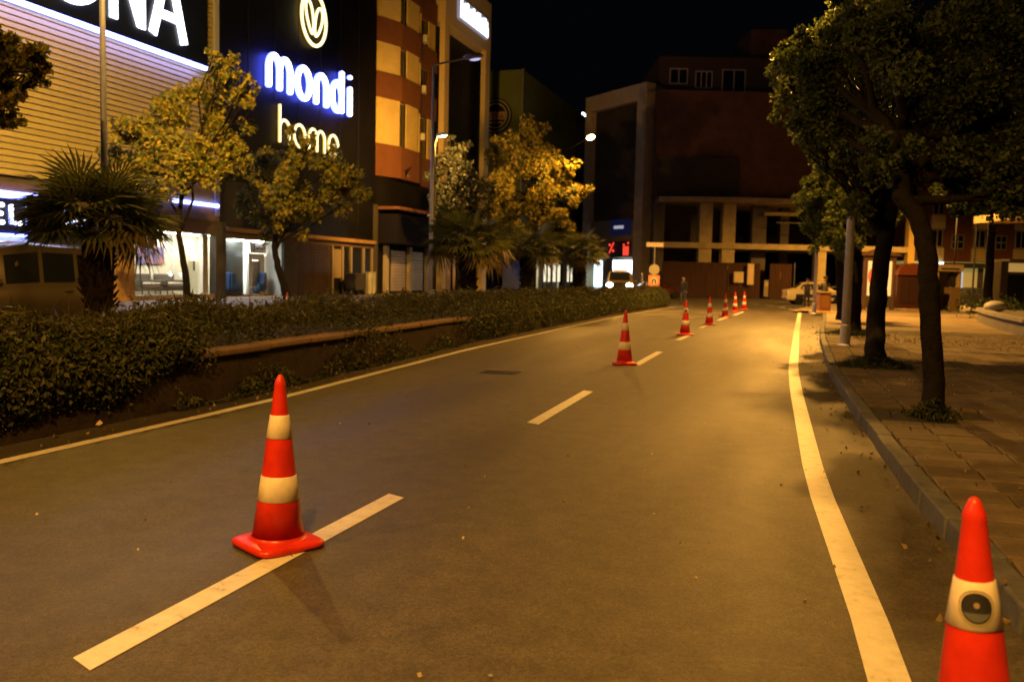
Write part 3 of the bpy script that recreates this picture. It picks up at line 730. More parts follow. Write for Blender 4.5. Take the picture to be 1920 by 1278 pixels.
# small sign behind the palm
s2 = thing('shop_sign', 'low navy shop sign with white letters half hidden by the palm', 'sign')
MB().box(X - .05, X + .1, 16, 29.6, 2.82, 3.98).build('sign_panel', mat('navy_lit_panel', (.012, .016, .07), .3), s2)
yy = 23.92
for ch in 'ELLONA':
    mb = MB()
    letter(mb, ch, (X + .16, yy, 3.12), (0, 1, 0), (0, 0, 1), .17, .74, .62); mb.build('letter', W_LED, s2); yy += LC[ch][1] * .74 + .34
ws = thing('window_poster', 'pale blue lit poster in the window under the navy shop sign', 'poster')
MB().box(X - .1, X - .02, 18, 25.55, 1.2, 2.6).build('poster_panel', mat('lit_poster', (.3, .4, .7), .5, emit=(.35, .5, 1.0), estr=.7), ws)
mb = MB()
for k in range(26):
    y = 23.2 + k * .085; mb.tube([(X, y, 1.85 + .12 * math.sin(k * 1.3)), (X, y + .07, 2.1 + .12 * math.sin(k * 2.1)), (X, y + .1, 1.9)], .018, 4)
mb.build('poster_scribble', glow('poster_print', (.8, .88, 1), 2.0), ws)
MB().box(X - .02, X + .06, 18, 25.5, 2.62, 2.72).build('light_bar', LED_STRIP, ws)
# furniture in the window
pc = tag(MB().box(X - 1.69, X - 1.64, 33.1, 34.9, 1.78, 2.6).build('picture', mat('painting', (.03, .14, .42), .6, color2=(.45, .16, .05), scale=2.2)), 'blue and red painting on the shop wall above the woven armchairs', 'picture')
def sofa(label, y, m, w=1.35):
    t = thing('woven_armchair', label, 'armchair', (X - 1.05, y, .36), 0, 'armchairs in the shop window')
    MB().box(-.4, .4, -w / 2, w / 2, .16, .42).build('seat', m, t, bevel=.04)
    MB().box(-.42, -.3, -w / 2, w / 2, .42, .95).build('backrest', m, t, bevel=.04)
    MB().box(-.3, .36, -w / 2 + .08, w / 2 - .08, .425, .55).build('cushion', mat('pale_cushion', (.6, .55, .42), .9), t, bevel=.05)
    for s in (-1, 1):
        MB().box(-.4, .4, s * w / 2 - .06, s * w / 2 + .06, .4, .68).build('armrest', m, t, bevel=.03)
        for q in (-.34, .34): MB().tube([(q, s * (w / 2 - .08), 0), (q, s * (w / 2 - .08), .17)], .025, 8).build('leg', M_BARK, t)
sofa('grey woven armchair in the shop window, under the painting', 32.95, mat('grey_weave', (.10, .09, .075), .9, var=.3, scale=30))
sofa('grey woven armchair in the shop window, nearer the slim tree trunk', 34.6, MATS['grey_weave'])
wl = thing('wall_lamp', 'lit wall lamp with a pale shade beside the tree trunk in the shop', 'lamp', (X - 1.45, 36.85, 2.0))
MB().lathe([(.1, 0), (.22, .0), (.16, .42), (.1, .42)], 16).build('shade', mat('lamp_shade', (.7, .6, .4), .8, emit=(1, .8, .45), estr=1.2), wl)
MB().box(-.03, .03, -.03, .03, -.5, 0).build('stem', M_DARKST, wl)

# ------------------------------------------------------------------ building B: black, mondi home
B = thing('black_store', 'tall black store front with glowing rounded lettering and a bright showroom', 'building')
MB().box(-45, X, 36.97, 53.6, 3.75, 26).build('wall', M_BLACK, B)
for k in range(1, 7):
    MB().box(X, X + .012, 36.97 + k * 2.37, 37.0 + k * 2.37, 4.6, 26).build('panel_seam', mat('panel_seam', (.02, .02, .022), .5), B)
MB().box(X - .2, X + .22, 37.42, 53.4, 3.5, 3.72).build('cornice', mat('brown_cornice', (.30, .18, .06), .7, var=.2), B)
room(B, 37.5, 42.6, .2, 3.2, 3.6, M_WHITEI, M_FLOORI, 46.0, (.98, 1, .94))
pane(B, 37.5, 42.6, .2, 3.2)
MB().box(X - .3, X - .02, 37.42, 53.4, 3.2, 3.5).build('lintel', MATS['brown_lintel'], B)
MB().box(X - 3.5, X + .02, 37.42, 42.7, .14, .2).build('plinth', M_WHITEI, B)
MB().box(X - 1.6, X - 1.5, 37.52, 41.0, .21, 3.19).build('dark_partition', mat('dark_partition', (.03, .034, .03), .6), B)
MB().box(X - .4, X + .03, 42.62, 43.7, .14, 3.2).build('dark_jamb', MATS['dark_pillar'], B)
d = MB()
d.box(X - 1.3, X - 1.15, 41.02, 41.32, .21, 2.5).box(X - 1.3, X - 1.15, 42.1, 42.5, .21, 2.5).box(X - 1.31, X - 1.14, 41.32, 42.1, 2.15, 2.5).build('door_frame', M_WHITEI, B)
MB().box(X - 1.25, X - 1.2, 41.33, 42.09, .25, 2.1).build('door_glass', mat('door_glass', (.22, .24, .2), .15), B)
MB().box(X - 1.2, X - 1.05, 41.0, 42.5, 2.52, 3.15).build('inner_sign', M_WHITEI, B)
mb = MB(); letter(mb, 'J', (X - 1.03, 41.2, 2.62), (0, 1, 0), (0, 0, 1), .05, .36, .38)
for k in range(4): mb.box(X - 1.04, X - 1.02, 41.55 + k * .22, 41.68 + k * .22, 2.72 + .05 * (k % 2), 2.84 + .04 * (k % 2))
mb.build('inner_lettering', mat('navy_print', (.02, .03, .15), .6), B)
# shutters right of the showroom
def shutter(parent, y0, y1, z0, z1, m, x=X - .05, n=14):
    h = (z1 - z0) / n; src_ = None
    me = MB().add([(-.03, 0, 0), (.012, 0, h * .15), (.012, 0, h * .8), (-.03, 0, h * .98), (-.03, y1 - y0, 0), (.012, y1 - y0, h * .15), (.012, y1 - y0, h * .8), (-.03, y1 - y0, h * .98)], [(0, 1, 5, 4), (1, 2, 6, 5), (2, 3, 7, 6), (0, 3, 2, 1), (4, 5, 6, 7)]).mesh('shutter_slat'); me.materials.append(m)
    for k in range(n): share('shutter_slat', me, parent, (x, y0, z0 + k * h))
M_BRSH = mat('brown_shutter', (.10, .07, .04), .28, .4, var=.2)
shutter(B, 43.72, 48.0, .14, 3.2, M_BRSH, n=18)
MB().box(X - .4, X - .1, 48.0, 53.4, .14, 3.2).build('glazed_front', M_GLASSD, B)
for y in (48.05, 49.3, 50.4, 52.1, 53.3): MB().box(X - .1, X + .02, y - .09, y + .09, .14, 3.2).build('mullion', mat('grey_mullion', (.28, .24, .19), .5), B)
MB().box(X - .09, X - .05, 48.2, 49.2, 1.2, 3.0).build('pale_blind', mat('pale_blind', (.25, .2, .14), .8), B)
MB().box(X - .35, X + .06, 53.35, 53.95, .14, 6.2).build('end_pier', MATS['dark_pillar'], B)
# lettering
sgn = thing('lit_lettering', 'blue haloed white lettering and gold emblem on the black store wall', 'sign')
def word(txt, y0, z0, s, w, m, gap, xo=.2, sy=None, sx=None):
    y = y0
    for ch in txt:
        mb = MB(); letter(mb, ch, (X + xo, y, z0), (0, 1, 0), (0, 0, 1), w, sx or s, sy or s, n=12)
        mb.build('letter', m, sgn); y += LC[ch][1] * (sx or s) + gap
def fit(txt, ext, z0, sy, w, m, xo):
    """letters set one by one between the given ends (stroke included)"""
    for ch, (ya, yb) in zip(txt, ext):
        nat = LC[ch][1]; sx = (yb - ya - w) / nat if nat else 1
        mb = MB(); letter(mb, ch, (X + xo, ya + w / 2, z0 + w / 2), (0, 1, 0), (0, 0, 1), w, sx, sy, n=12); mb.build('letter', m, sgn)
fit('mondi', ((40.55, 42.95), (43.32, 44.98), (45.32, 46.82), (47.15, 48.65), (49.3, 49.65)), 11.2, 1.67, .36, W_HALO, .28)
fit('home', ((41.88, 43.02), (43.3, 44.62), (44.88, 46.78), (47.08, 48.35)), 8.55, 1.22, .17, Y_LED, .16)
ring = MB(); P = [(X + .16, 45.45 + 1.32 * math.cos(t), 16.15 + 1.5 * math.sin(t)) for t in [2 * math.pi * k / 48 for k in range(49)]]
ring.tube(P, .095, 8).build('emblem_ring', Y_LED, sgn)
def loop(cx, cz, a, rx, rz, n=30):
    out = []
    for k in range(n + 1):
        t = 2 * math.pi * k / n; u, v = rx * math.cos(t) * (1 - .25 * math.sin(t) * -1), rz * math.sin(t)
        out.append((X + .17, cx + u * math.cos(a) - v * math.sin(a), cz + u * math.sin(a) + v * math.cos(a)))
    return out
MB().tube(loop(45.0, 16.15, R(17), .34, .92), .08, 8).build('emblem_petal', Y_LED, sgn)
MB().tube([(p[0] + .02, p[1], p[2]) for p in loop(45.88, 16.05, R(-19), .34, .88)], .08, 8).build('emblem_petal', Y_LED, sgn)
# showroom furniture
M_BLUE = mat('blue_velvet', (.04, .09, .22), .8, var=.15)
def wing(label, y, rz):
    t = thing('wing_armchair', label, 'armchair', (X - 1.15, y, .21), rz, 'blue armchairs in the showroom')
    MB().box(-.35, .35, -.36, .36, .2, .46).build('seat', M_BLUE, t, bevel=.05)
    MB().box(-.42, -.28, -.38, .38, .3, 1.25).build('backrest', M_BLUE, t, bevel=.06)
    for s in (-1, 1):
        MB().box(-.32, .3, s * .38 - .06, s * .38 + .06, .3, .66).build('armrest', M_BLUE, t, bevel=.04)
        MB().box(-.3, -.08, s * .38 - .05, s * .38 + .05, .64, 1.2).build('wing', M_BLUE, t, bevel=.04)
        for q in (-.3, .3): MB().tube([(q, s * .3, 0), (q, s * .3, .21)], .022, 8).build('leg', M_BARKD, t)
wing('blue wing armchair in front of the dark showroom partition', 39.5, R(70))
wing('blue wing armchair in front of the white showroom door', 41.75, R(-100))
tb = thing('coffee_table', 'low white table between the blue armchairs', 'table', (X - .8, 40.6, .21))
MB().lathe([(.001, .44), (.34, .44), (.34, .48), (.001, .48)], 20).build('table_top', M_WHITEI, tb)
for k in range(3): MB().tube([(.08 * math.cos(k * 2.1), .08 * math.sin(k * 2.1), .44), (.26 * math.cos(k * 2.1), .26 * math.sin(k * 2.1), 0)], .018, 6).build('leg', M_WHITEI, tb)
cb = thing('utility_cabinet', 'pale metal cabinet standing against the dark glazed store front', 'cabinet', (-26.9, 51.3, .14))
MB().box(-.25, .25, -.5, .5, .06, 1.45).build('body', mat('pale_cabinet', (.30, .30, .22), .6, var=.1), cb, bevel=.02)
MB().box(-.28, .28, -.53, .53, 1.45, 1.5).build('lid', MATS['pale_cabinet'], cb); MB().box(.25, .262, -.02, .02, .2, 1.35).build('door_seam', M_DARKST, cb)
ct = thing('covered_cart', 'dark covered cart beside the pale metal cabinet', 'cart', (-26.9, 49.5, .14))
MB().box(-.4, .4, -.7, .7, .3, 1.4).build('cover', mat('dark_tarpaulin', (.025, .022, .02), .7, var=.3, bump=.5, bscale=5), ct, bevel=.08)
for q in (-.45, .45): MB().lathe([(.001, -.03), (.16, -.03), (.16, .03), (.001, .03)], 14).build('wheel', M_RUBBER, ct, (.3, q, .16), (R(90), 0, 0))

# ------------------------------------------------------------------ building C: apartments with red bands and ochre panels
Cb = thing('apartment_block', 'apartment block with red balcony bands and ochre panels behind the pale lamp post', 'building')
prof = [(-28.0, 53.75), (-27.05, 56.2), (-27.05, 59.3), (-27.9, 61.5), (-27.9, 64.2)]
MB().box(-45, -28.75, 53.65, 64.2, 8.2, 31).build('wall', M_RED, Cb)
def band(z0, z1, off, m, name):
    mb = MB(); poly = [(x + off, y) for x, y in prof] + [(-28.9, 64.2), (-28.9, 53.75)]
    return mb.prism(poly, z0, z1).build(name, m, Cb)
def lerp2(a, b, t): return (a[0] + (b[0] - a[0]) * t, a[1] + (b[1] - a[1]) * t)
def seg_panel(a, b, z0, z1, m, name, off=-.12, t=.1, parent=None):
    a2, b2 = Vector((a[0] + off, a[1])), Vector((b[0] + off, b[1])); d = (b2 - a2).normalized(); n = Vector((d.y, -d.x))
    p = [a2, b2, b2 - n * t, a2 - n * t]
    return MB().prism([tuple(q) for q in (p[0], p[1], p[2], p[3])], z0, z1).build(name, m, parent or Cb)
band(8.2, 10.4, 0, M_RED, 'balcony_band')
FL = [(10.4, 13.5), (15.2, 17.2), (18.8, 20.8), (22.4, 24.4), (26.0, 28.0)]
for f, (z0, z1) in enumerate(FL):
    band(z1, FL[f + 1][0] if f < 4 else 30.0, 0, M_RED, 'balcony_band')
    seg_panel(lerp2(prof[0], prof[1], .12), lerp2(prof[0], prof[1], .99), z0, z1, M_YELLOW, 'ochre_panel')
    seg_panel(lerp2(prof[1], prof[2], .34), lerp2(prof[1], prof[2], .97), z0, z1, M_YELLOW, 'ochre_panel')
    seg_panel(lerp2(prof[2], prof[3], .62), lerp2(prof[2], prof[3], .98), z0, z1, M_YELLOW, 'ochre_panel')
    seg_panel(lerp2(prof[3], prof[4], .5), lerp2(prof[3], prof[4], .95), z0, z1, M_RED if f % 2 else M_YELLOW, 'ochre_panel')
    for a, b in ((lerp2(prof[1], prof[2], .02), lerp2(prof[1], prof[2], .33)), (lerp2(prof[2], prof[3], .02), lerp2(prof[2], prof[3], .6)), (lerp2(prof[3], prof[4], .02), lerp2(prof[3], prof[4], .48))):
        w = seg_panel(a, b, z0 + .02, z1 - .02, M_FRAME, 'window', off=-.32, t=.06)
        seg_panel(lerp2(a, b, .08), lerp2(a, b, .46), z0 + .1, z1 - .1, M_GLASSD, 'pane', off=-.30, t=.05, parent=w)
        seg_panel(lerp2(a, b, .54), lerp2(a, b, .92), z0 + .1, z1 - .1, M_GLASSD, 'pane', off=-.30, t=.05, parent=w)
for zq, yq in ((15.0, 60.8), (18.7, 60.9), (11.5, 60.7)):
    a = thing('air_conditioner', {15.0: 'small pale air conditioner on the red band at mid height of the block', 18.7: 'small pale air conditioner on the upper red band of the block', 11.5: 'lowest small air conditioner on the red banded block'}[zq], 'air conditioner', (-27.45, yq, zq), R(20), 'air conditioners on the apartment block')
    MB().box(-.15, .18, -.4, .4, 0, .5).build('case', mat('ac_case', (.5, .47, .4), .5), a, bevel=.02)
    MB().lathe([(.001, 0), (.18, 0), (.18, .01), (.001, .01)], 16).build('fan_grille', M_DARKST, a, (.185, .08, .25), (0, R(90), 0))
sd = thing('satellite_dish', 'small dark satellite dish at the lowest window of the apartment block', 'dish', (-26.7, 56.6, 8.3))
MB().lathe([(.02, .12), (.2, .04), (.42, -.1), (.43, -.1), (.21, .02), (.02, .1)], 18).build('dish', M_DARKST, sd, (0, 0, .5), (R(60), 0, R(-60))); MB().tube([(0, 0, 0), (0, 0, .5), (-.3, 0, .5)], .03, 6).build('bracket', M_DARKST, sd)
# ground floor of C
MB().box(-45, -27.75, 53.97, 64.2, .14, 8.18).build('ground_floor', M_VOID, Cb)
MB().box(-27.74, -26.2, 54.0, 64.1, 3.6, 5.6).build('awning_box', mat('dark_awning', (.010, .009, .012), .8, spec=.08), Cb)
MB().box(-27.74, -26.1, 54.0, 64.1, 5.9, 6.1).build('ledge', mat('rust_ledge', (.16, .07, .03), .8), Cb)
shutter(Cb, 56.1, 58.5, .3, 3.2, M_SHUT, x=-27.7, n=13); shutter(Cb, 59.6, 61.6, .3, 3.2, M_SHUT, x=-27.7, n=13)
for y in (55.2, 59.0, 62.2): MB().box(-27.75, -27.5, y - .22, y + .22, .14, 3.5).build('pier', mat('pale_pier', (.36, .32, .27), .6), Cb)
# ------------------------------------------------------------------ building D: dark glazed with cream portal and lit sign
D = thing('portal_building', 'dark glazed building inside a tall cream portal frame', 'building')
MB().box(-48, -28.4, 64.3, 74.6, 3.6, 24).build('dark_facade', mat('dark_facade', (.008, .010, .009), .5), D)
for k in range(5): MB().box(-28.4, -28.3, 65.4, 73.2, 6.2 + k * 3.3, 6.4 + k * 3.3).build('floor_band', mat('floor_band', (.015, .017, .014), .6), D)
M_PORT = mat('cream_portal', (.66, .52, .26), .7, var=.08)
MB().box(-27.75, -27.3, 64.3, 65.2, .14, 21.2).build('portal_post', M_PORT, D); MB().box(-27.75, -27.3, 73.5, 74.6, .14, 21.2).build('portal_post', M_PORT, D)
MB().box(-28.4, -27.28, 64.3, 74.6, 21.2, 25.5).build('portal_beam', M_PORT, D)
ls = thing('box_sign', 'bright white box sign on the cream portal beam', 'sign', (0, 0, 0))
MB().box(-27.27, -27.05, 66.6, 73.3, 22.1, 23.75).build('sign_panel', mat('grey_lit_panel', (.2, .2, .24), .5, emit=(.5, .52, .75), estr=.35), ls)
wl_ = glow('box_sign_light', (.92, .94, 1), 2.6)
MB().box(-27.04, -26.98, 66.75, 73.15, 22.2, 23.0).build('lit_strip', wl_, ls)
for k, hh in enumerate((.62, .35, .5, .62, .3, .42, .62, .38, .55, .62, .33, .48, .6, .4)):
    MB().box(-27.04, -26.985, 66.8 + k * .455, 67.13 + k * .455, 23.003, 23.05 + hh).build('letter_stroke', wl_, ls)
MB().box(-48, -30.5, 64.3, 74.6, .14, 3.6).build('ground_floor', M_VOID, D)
for y in (66.5, 69.3, 71.2): MB().box(-28.2, -27.6, y - .45, y + .45, .14, 3.6).build('pillar', mat('ochre_pillar', (.45, .3, .12), .7, var=.2), D)
MB().box(-30.4, -28.2, 65.3, 73.3, 3.2, 3.59).build('soffit', M_VOID, D)
for y, c in ((65.7, (.25, .75, .95)), (67.9, (.5, .6, 1.0))):
    s_ = thing('shop_screen', 'bluish lit screen in the arcade left of the ochre pillars' if y < 66 else 'violet lit screen between the ochre pillars', 'screen', (-28.6, y, 1.3))
    MB().box(-.03, .03, -.28, .28, 0, 1.5).build('screen_face', glow('screen_%d' % int(y), c, 1.6), s_); MB().box(-.1, -.04, -.34, .34, -.06, 1.56).build('case', M_DARKST, s_)
# ------------------------------------------------------------------ building E: green wall with round sign
E_ = thing('green_building', 'building with a plain green side wall carrying a round sign', 'building')
MB().box(-48, -27.4, 84.5, 106, 3.5, 22.1).build('wall', mat('green_render', (.17, .21, .09), .85, var=.15, scale=.5), E_)
MB().box(-48, -30.9, 84.3, 106, .14, 3.5).build('ground_floor', M_VOID, E_)
room(E_, 88, 93.5, .2, 3.3, 3, M_CREAMI, M_FLOORI, 7.0, x=-27.3)
room(E_, 95, 100, .2, 3.3, 3, M_WHITEI, M_FLOORI, 6.0, (.95, 1, .95), x=-27.3)
for ya, yb in ((91.5, 94.6), (95.2, 98.8), (101.5, 104.5)): MB().box(-27.3, -26.95, ya, yb, 1.0, 3.0).build('lit_front', glow('far_shop_light', (1, .9, .62), 1.15), E_); MB().box(-27.3, -26.8, ya - .35, ya, .14, 3.3).build('shop_pier', M_CONCD, E_); MB().box(-27.3, -26.8, (ya + yb) / 2 - .12, (ya + yb) / 2 + .12, .14, 3.3).build('shop_pier', M_CONCD, E_)
MB().box(-27.5, -27.0, 84.4, 106, 3.3, 4.0).build('fascia', MATS['dark_pillar'], E_)
MB().box(-27.42, -27.3, 84.42, 84.6, 3.5, 22.2).build('corner_pipe', M_STEEL, E_)
bs_ = tag(MB().box(-27.2, -27.1, 84.6, 87.5, 2.2, 3.2).build('banner', glow('blue_banner_light', (.12, .18, .9), .8)), 'small blue lit banner at the corner of the far shops', 'banner')
rs = thing('round_sign', 'dark round sign with pale rings and lettering on the green wall', 'sign', tuple(at(932, 219, 88.6)))
rc = rs.location; rs.location = (rc.x, 84.4, rc.z)
rs.rotation_euler = (R(90), 0, 0)
MB().lathe([(.001, -.02), (1.75, -.02), (1.75, .08), (.001, .08)], 48).build('disc', mat('sign_disc', (.01, .006, .008), .6), rs)
M_RING = mat('pale_ring', (.6, .52, .42), .6)
for r_ in (1.55, 1.2):
    MB().tube([(r_ * math.cos(2 * math.pi * k / 48), r_ * math.sin(2 * math.pi * k / 48), .09) for k in range(49)], .06, 6).build('ring', M_RING, rs)
MB().box(-1.1, 1.1, -.42, .38, .085, .12).build('name_band', mat('tan_band', (.55, .38, .2), .7), rs)
mb = MB(); yq = -.95
for ch in 'AVVA': letter(mb, ch, (yq, -.28, .12), (1, 0, 0), (0, 1, 0), .09, .45, .52, n=6); yq += .48
mb.build('lettering', mat('sign_dark_print', (.05, .03, .02), .7), rs)
MB().box(-.85, .85, -.78, -.6, .085, .11).build('name_strip', MATS['tan_band'], rs)

# ------------------------------------------------------------------ far hill and houses
hm = MB(); nx, ny = 40, 12
for j in range(ny + 1):
    for i in range(nx + 1):
        x = -260 + 520 * i / nx; y = 150 + 240 * j / ny
        hm.v.append((x, y, -2 + 30 * math.sin(math.pi * j / ny / 1.7) * (.8 + .3 * math.sin(x * .021) + .1 * math.sin(x * .07 + 2))))
hm.f += [(j * (nx + 1) + i, j * (nx + 1) + i + 1, (j + 1) * (nx + 1) + i + 1, (j + 1) * (nx + 1) + i) for j in range(ny) for i in range(nx)]
hm.build('hill', mat('hill_scrub', (.012, .013, .010), .95, var=.5, scale=.08), kind='structure', smooth=True)
hc = at(1060, 232, 190)
hh = thing('hillside_house', 'dark hillside house with a dull red roof between the trees and the concrete frame', 'house', (hc.x, hc.y, 0), R(18))
MB().box(-6, 6, 0, 9, 0, hc.z - 1).build('wall', M_BROWN, hh)
MB().add([(-6.5, -.5, hc.z - 1), (6.5, -.5, hc.z - 1), (6.5, 9.5, hc.z - 1), (-6.5, 9.5, hc.z - 1), (-6.5, 4.5, hc.z + 2.2), (6.5, 4.5, hc.z + 2.2)], [(0, 1, 5, 4), (3, 4, 5, 2), (0, 4, 3), (1, 2, 5), (0, 3, 2, 1)]).build('roof', mat('dull_red_roof', (.16, .05, .035), .9), hh)
for i, (px, py, s, lab) in enumerate(((999, 197, .16, 'tiny white light left of the red roofed house'), (1015, 199, .12, 'fainter tiny light above the golden tree'), (1016, 217, .12, 'lowest tiny light behind the golden tree top'), (1093, 213, .3, 'small white hillside light, the left of a close pair'), (1098, 216, .4, 'brightest white hillside light, the right of a close pair'))):
    p = at(px, py, 182); t = thing('hillside_light', lab, 'light', tuple(p), 0, 'lights on the hillside')
    MB().ell((0, 0, 0), s * .8, 10, 6).build('bulb', glow('hill_bulb', (.9, .95, 1), 7), t); MB().tube([(0, 0, -s), (0, 0, -p.z)], .08, 5).build('post', M_DARKST, t)

# ------------------------------------------------------------------ building F: concrete frame, shops
pF0, pF1 = Vector((-13.95, 81.3)), Vector((-21.1, 87.4))
dF = (pF1 - pF0); LF = dF.length; aF = math.atan2(dF.y, dF.x)
Fb = thing('framed_building', 'building with a tall pale concrete frame around a blank dark front', 'building', (pF0.x, pF0.y, 0), aF)
# local: x along the face to the far end, -y ... the street side is +y
HF = 19.5
M_FRM = mat('pale_frame', (.42, .35, .22), .85, var=.15, scale=1)
MB().box(0, 1.25, -.5, .6, 0, HF).build('frame_leg', M_FRM, Fb); MB().box(LF - .9, LF, -.5, .6, 0, HF).build('frame_leg', M_FRM, Fb)
MB().box(1.25, LF - .9, -.5, .6, HF - 1.5, HF).build('frame_beam', M_FRM, Fb)
MB().box(1.25, LF - .9, -9, -.1, 7.2, HF - 1.5).build('blank_front', mat('blank_front', (.05, .04, .028), .9, var=.25, scale=.5), Fb)
MB().box(1.25, LF - .9, -.45, .2, 3.6, 7.2).build('lower_wall', mat('tan_wall', (.17, .14, .09), .85, var=.15), Fb)
MB().box(0, LF, -9, -.5, 0, HF - .2).build('wall', M_CONCD, Fb)
MB().box(1.4, 4.6, .05, .3, .2, 3.3).build('lit_front', glow('shop_white_light', (.75, .92, 1), 5), Fb)
MB().box(6.3, 7.6, .05, .3, .2, 3.3).build('lit_front', glow('shop_blue_light', (.6, .85, 1), 4), Fb)
MB().box(4.6, 6.3, -.1, .25, .1, 3.5).build('pier', M_CONCD, Fb)
bl = thing('blue_sign', 'dark blue sign board with a pale line above the lit shop', 'sign', (pF0.x, pF0.y, 0), aF)
MB().box(2.0, 5.0, .25, .45, 5.7, 7.2).build('board', mat('blue_board', (.02, .03, .12), .4, emit=(.03, .05, .3), estr=.06), bl)
MB().box(2.9, 4.4, .455, .47, 6.3, 6.6).build('print_line', glow('blue_sign_print', (.7, .7, .8), .5), bl)
rd = thing('red_led_sign', 'red dotted display sign over the lit shop front', 'sign', (pF0.x, pF0.y, 0), aF)
RLED = glow('red_led', (1, .06, .03), 1.4)
mb = MB(); mb.tube([(4.95, .5, 4.0), (4.3, .5, 5.0)], .06, 6).ell((4.9, .5, 4.78), .12, 8, 6).ell((4.36, .5, 4.2), .12, 8, 6); mb.build('glyph', RLED, rd)
mb = MB()
for q in (2.75, 2.45, 2.15): mb.box(q - .08, q + .08, .42, .5, 3.75, 4.6)
mb.ell((2.1, .48, 4.9), .1, 8, 6).ell((2.75, .48, 4.75), .1, 8, 6); mb.build('glyph', RLED, rd)
MB().box(1.9, 5.2, .28, .4, 3.6, 5.1).build('back_board', M_DARKST, rd)

# ------------------------------------------------------------------ building G: brown block with unfinished concrete floors (axes parallel to its front)
gO = at(1222, 520, 80); Gb = thing('unfinished_block', 'brown block on bare concrete slabs and columns, still under construction', 'building', (gO.x, gO.y, 0), YAW)
MB().box(0, 17.5, 0, 14, 9.0, 18.6).build('wall', M_BROWN, Gb)
MB().box(.5, 17.5, 3, 14, 18.6, 22.3).build('penthouse', mat('penthouse_wall', (.07, .045, .03), .9, var=.2), Gb)
MB().box(9.5, 13, 5, 12, 22.3, 25.5).build('stair_tower', M_BROWN, Gb)
def gwin(x0, x1, z0, z1, n, y=2.98):
    w = MB()
    t = .09
    w.box(x0, x1, y - .1, y, z0, z0 + t).box(x0, x1, y - .1, y, z1 - t, z1)
    for k in range(n + 1):
        x = x0 + (x1 - x0 - t) * k / n; w.box(x, x + t, y - .098, y, z0 + t, z1 - t)
    wo = w.build('window', mat('pale_frame_paint', (.5, .44, .34), .6), Gb)
    for k in range(n):
        a = x0 + (x1 - x0) * k / n + .1; b = x0 + (x1 - x0) * (k + 1) / n - .03
        MB().box(a, b, y - .04, y - .01, z0 + t + .01, z1 - t - .01).build('pane', M_GLASSD, wo)
gwin(1.5, 3.2, 19.75, 21.2, 2); gwin(3.9, 5.5, 19.4, 21.0, 3); gwin(6.4, 8.6, 19.1, 21.2, 2)
MB().box(.2, 7.4, -.35, 0, 9.0, 12.6).build('concrete_upstand', mat('grey_upstand', (.05, .044, .028), .9, var=.2), Gb)
poly = [(.3, .0)] + [(.3 + 13.2 * t / 12, -1.7 * math.sin(math.pi * min(1, (t / 12) * .75 + .12)) ** .8 - .1) for t in range(13)] + [(17.5, -.9), (17.5, 9), (.3, 9)]
MB().prism(poly, 8.55, 8.98).build('upper_slab', M_CONC, Gb)
MB().box(.9, 23.6, -.7, 8, 4.45, 4.95).build('lower_slab', M_CONC, Gb)
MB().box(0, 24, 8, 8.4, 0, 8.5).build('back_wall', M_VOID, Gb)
for a, b, z in ((4.1, 5.25, 8.55), (6.2, 7.35, 8.55)): MB().box(a, b, -.55, .6, 0, 4.45).build('column', M_CONC, Gb); MB().box(a, b, -.55, .6, 4.95, z).build('column', M_CONC, Gb)
MB().box(14.8, 15.7, -.55, .5, 0, 4.45).build('column', M_CONC, Gb); MB().box(23.0, 23.6, -.75, .0, 0, 8.5).build('column', mat('ochre_column', (.5, .36, .1), .8), Gb)
MB().box(0, 1.0, 0, 3, 0, 8.55).build('column', M_CONCD, Gb)
MB().box(9.3, 10.6, 1.0, 2.0, 0, 8.55).build('column', M_CONCD, Gb); MB().box(12.5, 13.3, 3, 4, 0, 8.55).build('column', M_CONCD, Gb)
MB().box(10.2, 16.5, .4, .7, 7.6, 7.9).build('beam', M_CONC, Gb)
MB().tube([(11.0, -.6, 6.9), (17, -.6, 6.9)], .04, 6).build('rail', M_STEEL, Gb)
# hoarding
hb = thing('site_hoarding', 'brown corrugated hoarding around the building site', 'fence', tuple(at(1222, 520, 78.5))[:2] + (0,), YAW)
M_HOARD = mat('brown_hoarding', (.055, .024, .012), .75, var=.2, scale=1.5)
def panel_me(w=.96, h=3.15):
    mb = MB(); n = 6; P = []
    for k in range(n * 2 + 1): P.append((w * k / (2 * n), -.05 if k % 2 else 0))
    for (a, b) in zip(P[:-1], P[1:]): mb.quad((*a, 0), (*b, 0), (*b, h), (*a, h))
    return mb.mesh('hoarding_panel')
PM = panel_me(); PM.materials.append(M_HOARD)
for k in range(9): share('hoarding_panel', PM, hb, (.9 + k * .98, random.uniform(-.03, .03), .02), (0, 0, random.uniform(-.015, .015)))
for k in range(2): share('hoarding_panel', PM, hb, (10.6 + k * .98, .1, .02))
MB().box(.9, 9.8, .08, .16, 2.9, 3.05).box(.9, 9.8, .08, .16, .4, .55).build('rail', M_BARK, hb)
def board(label, px0, px1, py0, py1, c, d=78.2, name='site_notice', cat='notice'):
    a, b = at(px0, py1, d), at(px1, py0, d); w = (px1 - px0) / F_PX * d; h = (py1 - py0) / F_PX * d
    t = thing(name, label, cat, (a.x, a.y, a.z), YAW)
    MB().box(0, w, -.03, 0, 0, h).build('board', mat('board_back', (.3, .25, .18), .7), t)
    MB().box(.06, w - .06, -.045, -.032, .06, h - .06).build('sheet', mat(label[:12], c, .6, var=.15, scale=2), t)
    return t
board('square pale site notice on the brown hoarding', 1375, 1394, 509, 530, (.55, .45, .25)); board('tall pale site notice at the end of the hoarding', 1400, 1413, 494, 534, (.60, .46, .28))
